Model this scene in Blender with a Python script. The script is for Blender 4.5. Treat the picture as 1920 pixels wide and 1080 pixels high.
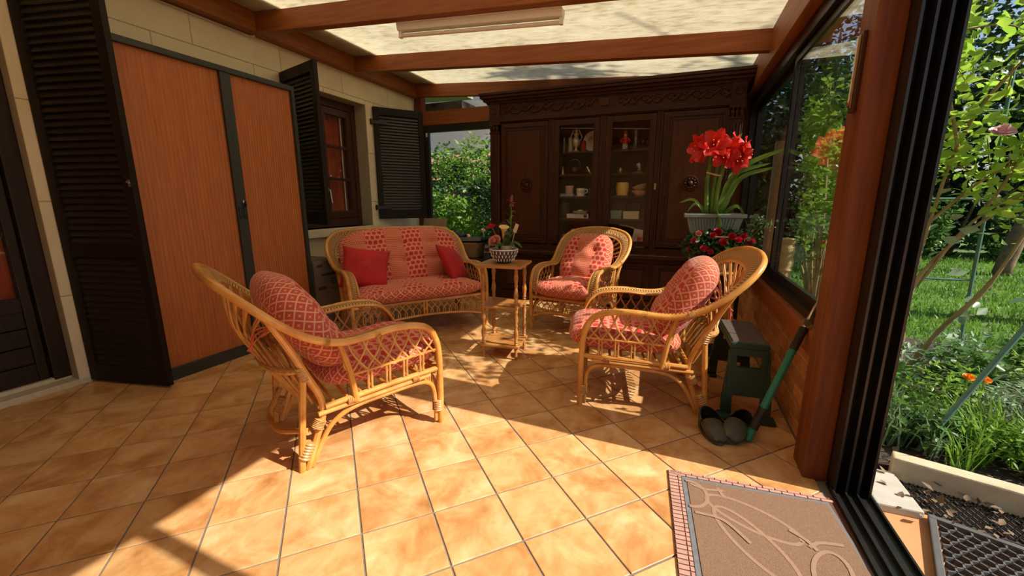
import bpy, bmesh, math, random
import numpy as np
from mathutils import Vector, Matrix
sc = bpy.context.scene
for o in list(bpy.data.objects): bpy.data.objects.remove(o)
R = math.radians
pi = math.pi
random.seed(7)
rng = np.random.default_rng(11)
col = sc.collection

# ------------------------------------------------------------------ camera
cam_d = bpy.data.cameras.new('camera'); cam = bpy.data.objects.new('camera', cam_d); col.objects.link(cam)
cam_d.sensor_width = 36; cam_d.lens = 772 / 1920 * 36; cam_d.clip_start = .02; cam_d.clip_end = 200
cam.location = (0, 0, 1.1218); cam.rotation_euler = (pi/2 - .2068, 0, R(21.5))
sc.camera = cam
# ------------------------------------------------------------------ sky, sun, exposure
SUN_EL, SUN_DY = R(41.2), -.03
w = bpy.data.worlds.new('world'); sc.world = w; w.use_nodes = True
nt = w.node_tree; nt.nodes.clear()
sky = nt.nodes.new('ShaderNodeTexSky'); sky.sky_type = 'NISHITA'; sky.sun_disc = False
sky.sun_elevation = SUN_EL; sky.sun_rotation = R(90); sky.air_density = 1.0; sky.dust_density = 1.6; sky.ozone_density = .7
bg = nt.nodes.new('ShaderNodeBackground'); bg.inputs['Strength'].default_value = .12
wo = nt.nodes.new('ShaderNodeOutputWorld')
nt.links.new(sky.outputs[0], bg.inputs[0]); nt.links.new(bg.outputs[0], wo.inputs[0])
sun_d = bpy.data.lights.new('sun', 'SUN'); sun = bpy.data.objects.new('sun', sun_d); col.objects.link(sun)
sun_d.energy = 7.0; sun_d.angle = R(.55); sun_d.color = (1, .95, .87)
dirv = Vector((math.cos(SUN_EL), SUN_DY, math.sin(SUN_EL)))
sun.rotation_euler = dirv.to_track_quat('Z', 'Y').to_euler(); sun.location = (12, 0, 12)
vs = sc.view_settings
vs.view_transform = 'Standard'; vs.look = 'None'; vs.exposure = .12; vs.gamma = 1; vs.use_curve_mapping = False
sc.cycles.use_denoising = True
sc.cycles.max_bounces = 8; sc.cycles.diffuse_bounces = 4; sc.cycles.transparent_max_bounces = 12; sc.cycles.transmission_bounces = 5; sc.cycles.adaptive_threshold = .035
sc.cycles.sample_clamp_indirect = 6

# ------------------------------------------------------------------ helpers
def V(*a): return Vector(a)
def spline(pts, n=6, closed=False):
    """Catmull-Rom through pts, n samples per span."""
    P = [Vector(p) for p in pts]; m = len(P); out = []
    if m < 3: return P
    for i in range(m if closed else m - 1):
        p1, p2 = P[i], P[(i+1) % m]
        p0 = P[(i-1) % m] if (closed or i > 0) else p1*2 - p2
        p3 = P[(i+2) % m] if (closed or i + 2 < m) else p2*2 - p1
        for k in range(n):
            t = k / n
            out.append(.5*((2*p1) + (p2-p0)*t + (2*p0-5*p1+4*p2-p3)*t*t + (3*p1-p0-3*p2+p3)*t**3))
    if not closed: out.append(P[-1])
    return out

class MB:
    def __init__(s): s.v = []; s.f = []; s.m = []; s.uv = None; s.uvl = None
    def add(s, vs_, fs, mi=0):
        b = len(s.v); s.v += [tuple(x) for x in vs_]; s.f += [tuple(b+i for i in f) for f in fs]; s.m += [mi]*len(fs); return s
    def box(s, x0, x1, y0, y1, z0, z1, mi=0):
        return s.add([(x0,y0,z0),(x1,y0,z0),(x1,y1,z0),(x0,y1,z0),(x0,y0,z1),(x1,y0,z1),(x1,y1,z1),(x0,y1,z1)],
              [(0,3,2,1),(4,5,6,7),(0,1,5,4),(1,2,6,5),(2,3,7,6),(3,0,4,7)], mi)
    def obox(s, c, size, rot=(0,0,0), mi=0):
        M = Matrix.Translation(c) @ Matrix.Rotation(rot[2],4,'Z') @ Matrix.Rotation(rot[1],4,'Y') @ Matrix.Rotation(rot[0],4,'X')
        a, b, c_ = size[0]/2, size[1]/2, size[2]/2
        vs_ = [M @ Vector(p) for p in [(-a,-b,-c_),(a,-b,-c_),(a,b,-c_),(-a,b,-c_),(-a,-b,c_),(a,-b,c_),(a,b,c_),(-a,b,c_)]]
        return s.add(vs_, [(0,3,2,1),(4,5,6,7),(0,1,5,4),(1,2,6,5),(2,3,7,6),(3,0,4,7)], mi)
    def hexa(s, b, t, mi=0):   # 4 bottom + 4 top points
        return s.add(list(b)+list(t), [(0,3,2,1),(4,5,6,7),(0,1,5,4),(1,2,6,5),(2,3,7,6),(3,0,4,7)], mi)
    def tube(s, pts, r, n=8, closed=False, mi=0, flat=None):
        P = [Vector(p) for p in pts]; m = len(P)
        rr = [r]*m if not hasattr(r, '__len__') else [r[min(len(r)-1, int(round(i*(len(r)-1)/max(1, m-1))))] if len(r) != m else r[i] for i in range(m)]
        T = []
        for i in range(m):
            a = P[(i-1) % m] if (closed or i > 0) else P[i]; b = P[(i+1) % m] if (closed or i < m-1) else P[i]
            t = b - a
            T.append(t.normalized() if t.length > 1e-9 else Vector((0,0,1)))
        up = Vector((0,0,1)) if abs(T[0].z) < .9 else Vector((1,0,0))
        N = (up - T[0]*up.dot(T[0])).normalized(); vs_ = []; fs = []
        for i in range(m):
            N = N - T[i]*N.dot(T[i])
            N = N.normalized() if N.length > 1e-6 else T[i].orthogonal().normalized()
            B = T[i].cross(N)
            for k in range(n):
                a = 2*pi*k/n
                vs_.append(P[i] + (N*math.cos(a)*(flat or 1) + B*math.sin(a))*rr[i])
        for i in range(m if closed else m-1):
            j = (i+1) % m
            for k in range(n): fs.append((i*n+k, i*n+(k+1)%n, j*n+(k+1)%n, j*n+k))
        if not closed:
            fs.append(tuple(range(n-1,-1,-1))); fs.append(tuple((m-1)*n+k for k in range(n)))
        return s.add(vs_, fs, mi)
    def lathe(s, prof, n=16, c=(0,0,0), M=None, mi=0, sx=1, sy=1):
        vs_ = []; fs = []; m = len(prof)
        for r_, z in prof:
            for k in range(n):
                p = Vector((r_*sx*math.cos(2*pi*k/n), r_*sy*math.sin(2*pi*k/n), z))
                if M is not None: p = M @ p
                vs_.append(p + Vector(c))
        for i in range(m-1):
            for k in range(n): fs.append((i*n+k, i*n+(k+1)%n, (i+1)*n+(k+1)%n, (i+1)*n+k))
        if prof[0][0] > 1e-6: fs.append(tuple(range(n-1,-1,-1)))
        if prof[-1][0] > 1e-6: fs.append(tuple((m-1)*n+k for k in range(n)))
        return s.add(vs_, fs, mi)
    def ball(s, c, r, n=10, m=7, sc_=(1,1,1), M=None, mi=0):
        prof = [(max(1e-7, r*math.sin(pi*i/m)), -r*math.cos(pi*i/m)) for i in range(m+1)]
        b = len(s.v); s.lathe(prof, n, (0,0,0), None, mi)
        for i in range(b, len(s.v)):
            p = Vector(s.v[i]); p = Vector((p.x*sc_[0], p.y*sc_[1], p.z*sc_[2]))
            if M is not None: p = M @ p
            s.v[i] = tuple(p + Vector(c))
        return s
    def prism(s, poly, z0, z1, mi=0):
        n = len(poly); vs_ = [(x,y,z0) for x,y in poly]+[(x,y,z1) for x,y in poly]
        return s.add(vs_, [tuple(range(n-1,-1,-1)), tuple(range(n,2*n))]+[(i,(i+1)%n,n+(i+1)%n,n+i) for i in range(n)], mi)
    def mesh(s, name, mats, smooth=False, bevel=0, seg=2, weld=False):
        me = bpy.data.meshes.new(name); me.from_pydata(s.v, [], s.f)
        if not isinstance(mats, (list, tuple)): mats = [mats]
        for m_ in mats: me.materials.append(M_(m_))
        if len(mats) > 1: me.polygons.foreach_set('material_index', s.m)
        if s.uv is not None:
            l = me.uv_layers.new(name='UVMap'); idx = np.empty(len(me.loops), int); me.loops.foreach_get('vertex_index', idx)
            l.data.foreach_set('uv', np.asarray(s.uv, float)[idx].ravel())
        if s.uvl is not None:
            l = me.uv_layers.new(name='UVMap'); l.data.foreach_set('uv', np.asarray(s.uvl, float).ravel())
        if bevel or weld:
            bm = bmesh.new(); bm.from_mesh(me)
            if weld: bmesh.ops.remove_doubles(bm, verts=bm.verts, dist=1e-5)
            if bevel: bmesh.ops.bevel(bm, geom=list(bm.edges), offset=bevel, segments=seg, profile=.6, affect='EDGES', clamp_overlap=True)
            bmesh.ops.recalc_face_normals(bm, faces=bm.faces)
            bm.to_mesh(me); bm.free()
        if smooth:
            me.polygons.foreach_set('use_smooth', [True]*len(me.polygons))
            if smooth != 'all': me.set_sharp_from_angle(angle=R(40))
        me.update(); return me
    def build(s, name, mats, parent=None, smooth=False, bevel=0, seg=2, world=True, weld=False):
        return link(name, s.mesh(name, mats, smooth, bevel, seg, weld), parent, world)

def link(name, me, parent=None, world=True):
    o = bpy.data.objects.new(name, me); col.objects.link(o)
    if parent is not None:
        o.parent = parent
        if world: o.location = -(parent.location if parent.parent is None else parent.location + parent.parent.location)
    return o
def tag(o, label=None, cat=None, group=None, kind=None):
    if label: o['label'] = label
    if cat: o['category'] = cat
    if group: o['group'] = group
    if kind: o['kind'] = kind
    return o
def thing(name, label, cat, loc=(0,0,0), rz=0, group=None):
    o = bpy.data.objects.new(name, None); col.objects.link(o); o.empty_display_size = .05
    o.location = loc; o.rotation_euler = (0,0,rz); return tag(o, label, cat, group)
def copy_tree(o, parent=None):
    c = o.copy(); col.objects.link(c); c.parent = parent
    for ch in o.children: copy_tree(ch, c)
    return c
def struct(o): o['kind'] = 'structure'; return o

# ------------------------------------------------------------------ materials
MATS = {}
def M_(m): return MATS[m] if isinstance(m, str) else m
class G:
    """tiny node-graph helper"""
    def __init__(s, name):
        s.m = bpy.data.materials.new(name); s.m.use_nodes = True; s.nt = s.m.node_tree; s.nt.nodes.clear()
        s.out = s.nt.nodes.new('ShaderNodeOutputMaterial'); MATS[name] = s.m
    def n(s, t, props=None, **ins):
        nd = s.nt.nodes.new('ShaderNode'+t)
        for k, v in (props or {}).items(): setattr(nd, k, v)
        for k, v in ins.items():
            k2 = int(k[1:]) if k[0] == '_' and k[1:].isdigit() else k.replace('_', ' ')
            s.set(nd.inputs[k2], v)
        return nd
    def set(s, sock, v):
        if hasattr(v, 'is_linked') or isinstance(v, bpy.types.NodeSocket): s.nt.links.new(v, sock)
        elif isinstance(v, bpy.types.Node): s.nt.links.new(v.outputs[0], sock)
        elif isinstance(v, (tuple, list)) and len(v) == 3 and sock.type == 'RGBA': sock.default_value = (*v, 1)
        else: sock.default_value = v
    def math(s, op, a, b=0.0): return s.n('Math', {'operation': op}, _0=a, _1=b).outputs[0]
    def vec(s, op, a, b=(0,0,0)): return s.n('VectorMath', {'operation': op}, _0=a, _1=b).outputs[0]
    def coord(s, kind='Object'):
        if kind == 'Position': return s.n('NewGeometry').outputs['Position']
        if kind == 'Shift':   # world position shifted per object
            r = s.n('ObjectInfo').outputs['Random']; c = s.n('CombineXYZ', X=s.math('MULTIPLY', r, 37.), Y=s.math('MULTIPLY', r, 91.), Z=s.math('MULTIPLY', r, 53.))
            return s.vec('ADD', s.n('NewGeometry').outputs['Position'], c.outputs[0])
        if kind == 'ObjShift':
            r = s.n('ObjectInfo').outputs['Random']; c = s.n('CombineXYZ', X=s.math('MULTIPLY', r, 37.), Y=s.math('MULTIPLY', r, 91.), Z=s.math('MULTIPLY', r, 53.))
            return s.vec('ADD', s.n('TexCoord').outputs['Object'], c.outputs[0])
        return s.n('TexCoord').outputs[kind]
    def noise(s, co, scale=5, stretch=(1,1,1), detail=4, rough=.55, dist=0):
        return s.n('TexNoise', None, Vector=s.vec('MULTIPLY', co, stretch), Scale=scale, Detail=detail, Roughness=rough, Distortion=dist).outputs[0]
    def ramp(s, f, stops):
        r = s.n('ValToRGB', None, Fac=f); e = r.color_ramp.elements
        while len(e) > 1: e.remove(e[-1])
        e[0].position, e[0].color = stops[0][0], (*stops[0][1], 1)
        for p, c in stops[1:]: x = e.new(p); x.color = (*c, 1)
        return r.outputs[0]
    def mix(s, f, a, b, blend='MIX'):
        nd = s.n('Mix', {'data_type': 'RGBA', 'blend_type': blend}); s.set(nd.inputs[0], f); s.set(nd.inputs[6], a); s.set(nd.inputs[7], b); return nd.outputs[2]
    def bump(s, h, strength=.3, dist=.01): return s.n('Bump', None, Height=h, Strength=strength, Distance=dist).outputs[0]
    def bsdf(s, color, rough=.5, normal=None, **kw):
        b = s.n('BsdfPrincipled', None, Base_Color=color, Roughness=rough, **kw)
        if normal is not None: s.set(b.inputs['Normal'], normal)
        s.nt.links.new(b.outputs[0], s.out.inputs[0]); return b
def simple(name, c, rough=.5, c2=None, scale=8, stretch=(1,1,1), bump=0, co='Object', rand=0, bscale=None, **kw):
    g = G(name); k = g.coord(co); col_ = c
    f = g.noise(k, scale, stretch)
    if c2: col_ = g.ramp(f, [(.3, c), (.7, c2)])
    if rand:
        r = g.n('ObjectInfo').outputs['Random']
        hsv = g.n('HueSaturation', None, Value=g.math('ADD', g.math('MULTIPLY', r, rand), 1-rand/2), Color=col_); col_ = hsv.outputs[0]
    nrm = g.bump(g.noise(k, bscale or scale*2, stretch), bump, .004) if bump else None
    g.bsdf(col_, rough, nrm, **kw); return g.m
def wood(name, c1, c2, axis=0, rough=.4, scale=3, co='Object', rand=.15, bump=.12, **kw):
    st = [14, 14, 14]; st[axis] = .9
    return simple(name, c1, rough, c2, scale, tuple(st), bump, co, rand, **kw)

# woods
wood('beam_wood', (.21,.056,.012), (.33,.102,.024), 0, .5, Specular_IOR_Level=.3)
wood('beam_wood_y', (.21,.056,.012), (.33,.102,.024), 1, .5, Specular_IOR_Level=.3)
wood('post_wood', (.13,.032,.008), (.21,.06,.014), 2, .5, Specular_IOR_Level=.3)
wood('hutch_wood', (.034,.0095,.0035), (.066,.0205,.0075), 2, .42, Specular_IOR_Level=.28)
wood('hutch_wood_x', (.034,.0095,.0035), (.066,.0205,.0075), 0, .42, Specular_IOR_Level=.28)
wood('hutch_panel', (.05,.0135,.0045), (.085,.026,.009), 2, .38, Specular_IOR_Level=.3)
wood('shutter_wood', (.009,.0052,.0032), (.016,.0095,.006), 2, .5, Specular_IOR_Level=.2)
wood('shutter_slat', (.011,.0062,.0038), (.021,.012,.0075), 0, .42, Specular_IOR_Level=.5)
wood('window_wood', (.045,.014,.007), (.08,.026,.012), 2, .4)
wood('door_wood', (.016,.008,.005), (.030,.0155,.009), 2, .5, Specular_IOR_Level=.25)
wood('table_wood', (.38,.145,.032), (.55,.25,.070), 0, .32)
wood('stand_wood', (.24,.10,.035), (.36,.17,.06), 2, .4)
# tambour slats: beech print
wood('tambour', (.345,.090,.018), (.45,.135,.030), 2, .42, 5, 'ObjShift', .07, .04)
simple('graphite', (.022,.025,.022), .45, (.028,.031,.028), 20)
simple('black_alu', (.011,.010,.009), .32, (.016,.014,.013), 12, co='Object')
simple('black_plastic', (.012,.012,.012), .45)
simple('steel', (.55,.55,.53), .28, Metallic=1.0)
simple('brass', (.55,.36,.13), .35, Metallic=1.0)
simple('white_enamel', (.90,.88,.82), .35)
simple('tube_glass', (.82,.76,.68), .25)
simple('limestone', (.72,.60,.40), .85, (.80,.68,.47), 5, co='Position', bump=.25, bscale=60, rand=.06)
simple('mortar', (.42,.35,.24), .95)
simple('sill_stone', (.74,.62,.40), .8, (.68,.55,.36), 9, co='Position', bump=.2, bscale=50)
simple('marble_step', (.55,.46,.33), .5, (.66,.57,.42), 9, stretch=(1,4,1), co='Position')
simple('plaster', (.60,.50,.36), .9, (.66,.56,.41), 4)
simple('grout', (.17,.14,.115), .95, (.22,.18,.15), 25)
simple('brick_mortar', (.42,.34,.23), .95, (.50,.41,.29), 30)
simple('brick', (.58,.26,.085), .85, (.38,.14,.045), 9, co='Shift', bump=.5, bscale=50, rand=.55)
# floor tile
g = G('floor_tile'); k = g.coord('Shift')
a = g.noise(k, 5.5, (1,1,1), 5, .6, .6); b = g.noise(k, 26, (1,.5,1), 4, .6)
f = g.math('ADD', g.math('MULTIPLY', a, .82), g.math('MULTIPLY', b, .18))
c = g.ramp(f, [(.30, (.35,.138,.038)), (.43, (.53,.250,.082)), (.55, (.66,.365,.150)), (.69, (.76,.50,.25))])
r = g.n('ObjectInfo').outputs['Random']
c = g.n('HueSaturation', None, Value=g.math('ADD', g.math('MULTIPLY', r, .16), .92), Color=c).outputs[0]
g.bsdf(c, g.math('ADD', g.math('MULTIPLY', b, .25), .26), g.bump(g.noise(k, 40, (1,1,1), 5), .12, .003))
# rattan
g = G('rattan'); k = g.coord('Object')
c = g.ramp(g.noise(k, 9, (1,1,1), 5), [(.3, (.46,.17,.028)), (.5, (.62,.275,.055)), (.72, (.72,.37,.10))])
g.bsdf(c, .3, g.bump(g.noise(k, 70), .12, .003))
g = G('rattan_strand'); k = g.coord('Object')
c = g.ramp(g.noise(k, 14, (1,1,1), 4), [(.3, (.42,.17,.036)), (.7, (.62,.31,.085))])
g.bsdf(c, .4)
g = G('rattan_bind'); k = g.coord('Object')
c = g.ramp(g.noise(k, 60, (1,1,1), 4), [(.3, (.36,.15,.036)), (.7, (.62,.34,.11))])
g.bsdf(c, .45)
g = G('rattan_weave'); k = g.coord('UV')   # braided band, u along (m), v across
sp = g.n('SeparateXYZ', None, Vector=k); u, v_ = sp.outputs[0], sp.outputs[1]
tri = g.math('ABSOLUTE', g.math('SUBTRACT', g.math('FRACT', g.math('MULTIPLY', v_, 1/.034)), .5))
wv = g.math('SINE', g.math('MULTIPLY', g.math('ADD', u, g.math('MULTIPLY', tri, .03)), 2*pi/.017))
h = g.math('ADD', g.math('MULTIPLY', wv, .5), .5)
c = g.ramp(h, [(.1, (.22,.085,.016)), (.45, (.48,.22,.055)), (.9, (.64,.35,.11))])
g.bsdf(c, .42, g.bump(h, .8, .006))
# cushion fabrics (uv in metres)
def fabric(name, kind, width=.15, off=.0):
    g = G(name); k = g.coord('UV'); sp = g.n('SeparateXYZ', None, Vector=k); u, v_ = sp.outputs[0], sp.outputs[1]
    def cells(size, shift=True):
        y = g.math('DIVIDE', v_, size); row = g.math('FLOOR', y)
        x = g.math('DIVIDE', u, size)
        if shift: x = g.math('ADD', x, g.math('MULTIPLY', g.math('FLOORED_MODULO', row, 2.), .5))
        fx = g.math('SUBTRACT', g.math('FRACT', x), .5); fy = g.math('SUBTRACT', g.math('FRACT', y), .5)
        return fx, fy
    wr = g.noise(g.coord('Object'), 6, (1,1,1), 3)
    # diamond lattice
    s1 = g.math('FRACT', g.math('DIVIDE', g.math('ADD', u, v_), .054)); s2 = g.math('FRACT', g.math('DIVIDE', g.math('SUBTRACT', u, v_), .054))
    d1 = g.math('ABSOLUTE', g.math('SUBTRACT', s1, .5)); d2 = g.math('ABSOLUTE', g.math('SUBTRACT', s2, .5))
    edge = g.math('GREATER_THAN', g.math('MAXIMUM', d1, d2), .42)
    core = g.math('LESS_THAN', g.math('ADD', g.math('MULTIPLY', d1, d2), g.math('MULTIPLY', g.math('ABSOLUTE', g.math('SUBTRACT', d1, d2)), .35)), .028)
    lat = g.mix(edge, g.mix(core, (.48,.068,.034), (.70,.27,.15)), (.72,.31,.18))
    if kind == 'lattice': c = lat
    else:
        fx, fy = cells(.046)
        dd = g.math('MAXIMUM', g.math('ABSOLUTE', fx), g.math('ABSOLUTE', fy)); ds = g.math('ADD', g.math('ABSOLUTE', fx), g.math('ABSOLUTE', fy))
        dot = g.math('MULTIPLY', g.math('LESS_THAN', dd, .36), g.math('LESS_THAN', ds, .56))
        dots = g.mix(dot, (.68,.23,.13), (.52,.020,.012))
        fx, fy = cells(.018)
        ds = g.math('ADD', g.math('ABSOLUTE', fx), g.math('ABSOLUTE', fy))
        wea = g.mix(g.math('LESS_THAN', ds, .34), (.56,.105,.05), (.72,.32,.18))
        par = g.math('FLOORED_MODULO', g.math('FLOOR', g.math('DIVIDE', g.math('ADD', u, off), width)), 2.)
        c = g.mix(g.math('GREATER_THAN', par, .5), wea, dots)
    g.bsdf(c, .85, g.bump(g.math('ADD', g.math('MULTIPLY', wr, 1.), g.math('MULTIPLY', g.noise(g.coord('Object'), 90), .15)), .35, .02), Sheen_Weight=.12)
fabric('fab_stripe', 'stripe', .165, .0825); fabric('fab_sofa', 'stripe', .17, .17); fabric('fab_lattice', 'lattice')
g = G('red_velvet'); k = g.coord('Object')
g.bsdf(g.ramp(g.noise(k, 7, (1,1,1), 4), [(.3, (.36,.001,.003)), (.7, (.52,.003,.006))]), .75, g.bump(g.noise(k, 9, (1,1,1), 4, .6, .8), .7, .02), Sheen_Weight=.08)
simple('red_tie', (.55,.08,.06), .8)
# glass
def glass(name, tint=(1,1,1), ior=1.45, gloss=1.0):
    g = G(name); bk_ = g.n('NewGeometry').outputs['Backfacing']; io = g.math('ADD', ior, g.math('MULTIPLY', bk_, 1/ior-ior)); fr = g.n('Fresnel', None, IOR=io); t = g.n('BsdfTransparent', None, Color=tint); s = g.n('BsdfGlossy', None, Color=(gloss,)*3, Roughness=0.0)
    m = g.n('MixShader', None, _0=fr.outputs[0], _1=t, _2=s); g.nt.links.new(m.outputs[0], g.out.inputs[0])
glass('pane', (.96,.97,.96)); glass('clear_glass', (.90,.92,.90), 1.6); glass('smoke_glass', (.45,.42,.36), 1.7)
# roof sheet: thin translucent panel, weathered
g = G('roof_sheet'); k = g.coord('Position')
f = g.noise(k, 9, (1,3.2,1), 5, .62, .4); f2 = g.noise(k, 1.5, (1,1.6,1), 3)
c = g.ramp(g.math('ADD', g.math('MULTIPLY', f, .7), g.math('MULTIPLY', f2, .3)), [(.33, (.66,.585,.43)), (.47, (.85,.79,.62)), (.62, (.93,.885,.74))])
d = g.n('BsdfDiffuse', None, Color=c); t = g.n('BsdfTranslucent', None, Color=c)
m = g.n('MixShader', None, _0=.68, _1=d, _2=t); g.nt.links.new(m.outputs[0], g.out.inputs[0])
# leaves & plants
def leaf(name, c1, c2, tr=.45, rough=.4, scale=3):
    g = G(name); f = g.noise(g.coord('Position'), scale, (1,1,1), 2)
    c = g.ramp(f, [(.35, c1), (.65, c2)])
    b = g.n('BsdfPrincipled', None, Base_Color=c, Roughness=rough); t = g.n('BsdfTranslucent', None, Color=c)
    m = g.n('MixShader', None, _0=tr, _1=b, _2=t); g.nt.links.new(m.outputs[0], g.out.inputs[0])
leaf('leaf_rose', (.13,.27,.025), (.30,.50,.06), .5); leaf('leaf_dark', (.018,.045,.012), (.04,.085,.02), .25); leaf('leaf_mid', (.06,.15,.025), (.13,.26,.05))
leaf('leaf_yellow', (.26,.46,.04), (.46,.64,.09), .55); leaf('leaf_silver', (.16,.26,.13), (.30,.42,.24), .3); leaf('grass', (.10,.22,.02), (.20,.36,.045), .4, .5, 1.2)
leaf('leaf_pot', (.025,.07,.015), (.06,.13,.03), .25); leaf('leaf_amaryllis', (.10,.20,.025), (.20,.33,.05), .3, .35, 6)
leaf('petal_red', (.62,.010,.006), (.80,.022,.010), .35, .5, 8); leaf('petal_crimson', (.50,.008,.03), (.66,.02,.06), .3, .5); leaf('petal_pink', (.75,.32,.22), (.85,.45,.33), .3); leaf('petal_pale', (.75,.45,.50), (.85,.62,.66), .4)
leaf('petal_yellow', (.75,.55,.14), (.85,.70,.3), .3); leaf('petal_dark', (.16,.03,.035), (.25,.06,.06), .2); leaf('petal_orange', (.8,.30,.02), (.9,.4,.04), .3)
simple('stem', (.14,.22,.04), .5, (.22,.30,.07), 20); simple('bark', (.13,.08,.045), .9, (.24,.16,.09), 12, bump=.5); simple('branch', (.20,.15,.06), .8, (.34,.28,.12), 9)
simple('soil', (.03,.02,.013), .95, (.06,.04,.025), 30, bump=.8)
simple('lawn_soil', (.06,.12,.02), .95, (.12,.20,.03), 4, co='Position')
simple('trellis_green', (.05,.14,.10), .4, (.08,.20,.15), 10)
simple('kerb_stone', (.42,.36,.22), .9, (.55,.48,.31), 14, bump=.5, co='Shift'); simple('slab_stone', (.40,.36,.29), .85, (.50,.46,.38), 10, bump=.3)
simple('terracotta', (.55,.24,.09), .8, (.62,.30,.12), 9); simple('yellow_pot', (.62,.43,.17), .55, (.70,.52,.24), 8)
simple('rubber_mat', (.07,.066,.062), .7, (.10,.095,.09), 15); simple('mat_grey', (.13,.13,.135), .95, (.17,.17,.175), 60)
simple('mat_pile', (.20,.110,.060), 1, (.28,.162,.094), 260, co='Object', bump=.8, bscale=400); simple('mat_line', (.28,.165,.098), 1, (.33,.20,.122), 120); simple('mat_brick', (.42,.22,.16), .9, (.50,.28,.21), 20, rand=.2); simple('mat_backing', (.13,.05,.025), .95)
simple('stool_green', (.014,.042,.024), .5, (.02,.055,.032), 10); simple('stool_tread', (.15,.115,.085), .7, (.19,.15,.115), 30)
simple('clog', (.060,.052,.026), .55, (.085,.075,.040), 14); simple('clog_shade', (.003,.003,.003), .8)  # second colour: near-black, the shade inside the clogs painted in
simple('teal', (.012,.22,.16), .35); simple('card', (.40,.27,.15), .85, (.46,.32,.19), 9); simple('card_dark', (.16,.12,.07), .85, (.2,.15,.09), 9); simple('card_print', (.045,.035,.025), .9)
simple('wicker_basket', (.22,.12,.045), .7, (.36,.21,.08), 40); simple('planter_grey', (.20,.24,.225), .5, (.25,.29,.27), 5)
simple('ceramic_white', (.78,.74,.68), .25); simple('ceramic_cream', (.66,.57,.42), .35, (.50,.40,.26), 12); simple('ceramic_dark', (.06,.05,.045), .4); simple('ceramic_pink', (.62,.40,.32), .4); simple('ceramic_yellow', (.66,.44,.10), .35); simple('ceramic_red', (.50,.02,.02), .3)
simple('silver_pale', (.62,.56,.47), .35, (.45,.38,.29), 20, Metallic=.5); simple('box_white', (.70,.58,.52), .7); simple('box_green', (.22,.30,.24), .7); simple('box_cream', (.60,.50,.36), .7); simple('box_blue', (.16,.26,.36), .6, (.5,.55,.58), 40); simple('photo_pink', (.62,.36,.33), .5, (.72,.52,.47), 12); simple('gold', (.45,.33,.13), .35, Metallic=.8); simple('tartan', (.6,.55,.5), .8, (.05,.05,.05), 60)
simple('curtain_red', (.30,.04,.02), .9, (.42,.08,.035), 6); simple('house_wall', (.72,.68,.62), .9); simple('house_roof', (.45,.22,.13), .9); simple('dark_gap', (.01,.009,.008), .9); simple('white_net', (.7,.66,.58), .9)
simple('wire', (.6,.55,.45), .5); simple('dark_fence', (.04,.032,.022), .9, (.07,.055,.04), 8)
# ================================================================== THE SETTING
WX, RX, YB, Y0 = -3.40, .617, 5.06, -1.5      # left wall face, brick wall face, end wall, wall behind
# ---- floor: grout bed + diagonal tiles
floor = struct(MB().box(-3.62, .66, Y0, 5.15, -.12, -.004).build('floor', 'grout'))
def clip(poly, a, b, c):      # keep a*x+b*y<=c
    out = []
    for i in range(len(poly)):
        p, q = poly[i], poly[(i+1) % len(poly)]; dp, dq = a*p[0]+b*p[1]-c, a*q[0]+b*q[1]-c
        if dp <= 0: out.append(p)
        if dp*dq < 0: t = dp/(dp-dq); out.append((p[0]+(q[0]-p[0])*t, p[1]+(q[1]-p[1])*t))
    return out
TS, GR = .25, .0068
def area(p): return abs(sum(p[i][0]*p[(i+1)%len(p)][1]-p[(i+1)%len(p)][0]*p[i][1] for i in range(len(p))))/2
h_ = TS/2 - GR/2
sq = [(-h_,-h_),(h_,-h_),(h_,h_),(-h_,h_)]
def tile_mesh(poly):
    cx = sum(p[0] for p in poly)/len(poly); cy = sum(p[1] for p in poly)/len(poly)
    ins = [(cx+(x-cx)*.984, cy+(y-cy)*.984) for x, y in poly]; n = len(poly)
    m = MB(); vs_ = [(x,y,-.008) for x,y in poly]+[(x,y,-.0012) for x,y in poly]+[(x,y,0) for x,y in ins]
    m.add(vs_, [tuple(range(2*n,3*n))]+[(i,(i+1)%n,n+(i+1)%n,n+i) for i in range(n)]+[(n+i,n+(i+1)%n,2*n+(i+1)%n,2*n+i) for i in range(n)])
    return m.mesh('floor_tile', 'floor_tile')
c45 = math.sqrt(.5); full = tile_mesh([((x-y)*c45, (x+y)*c45) for x, y in sq])
for i in range(-22, 26):
    for j in range(-22, 26):
        u, v = (i+.5)*TS, (j+.5)*TS
        cx, cy = -.576+(u-v)*c45, .942+(u+v)*c45
        if cy < -.35 or cy > 5.4 or cx < -3.7 or cx > .95: continue
        if cy < .62 - .42*(cx+3.4) * 0 and cy < .1: pass
        poly = [(cx+(x-y)*c45, cy+(x+y)*c45) for x, y in sq]
        inside = all(-3.395 < x < .61 and -.3 < y < 5.04 for x, y in poly)
        if inside:
            o = link('floor_tile', full, floor, False); o.location = (cx, cy, 0)
            continue
        for a, b, c in ((-1,0,3.40), (1,0,.612), (0,1,5.04), (0,-1,.3)): poly = clip(poly, a, b, c) if poly else poly
        if len(poly) >= 3 and area(poly) > .002:
            o = link('floor_tile', tile_mesh([(x-cx, y-cy) for x, y in poly]), floor, False); o.location = (cx, cy, 0)
o = MB().box(-3.40, .612, Y0, -.3, -.006, 0).build('floor_slab', 'floor_tile', floor); tag(o, kind='stuff')

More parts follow.
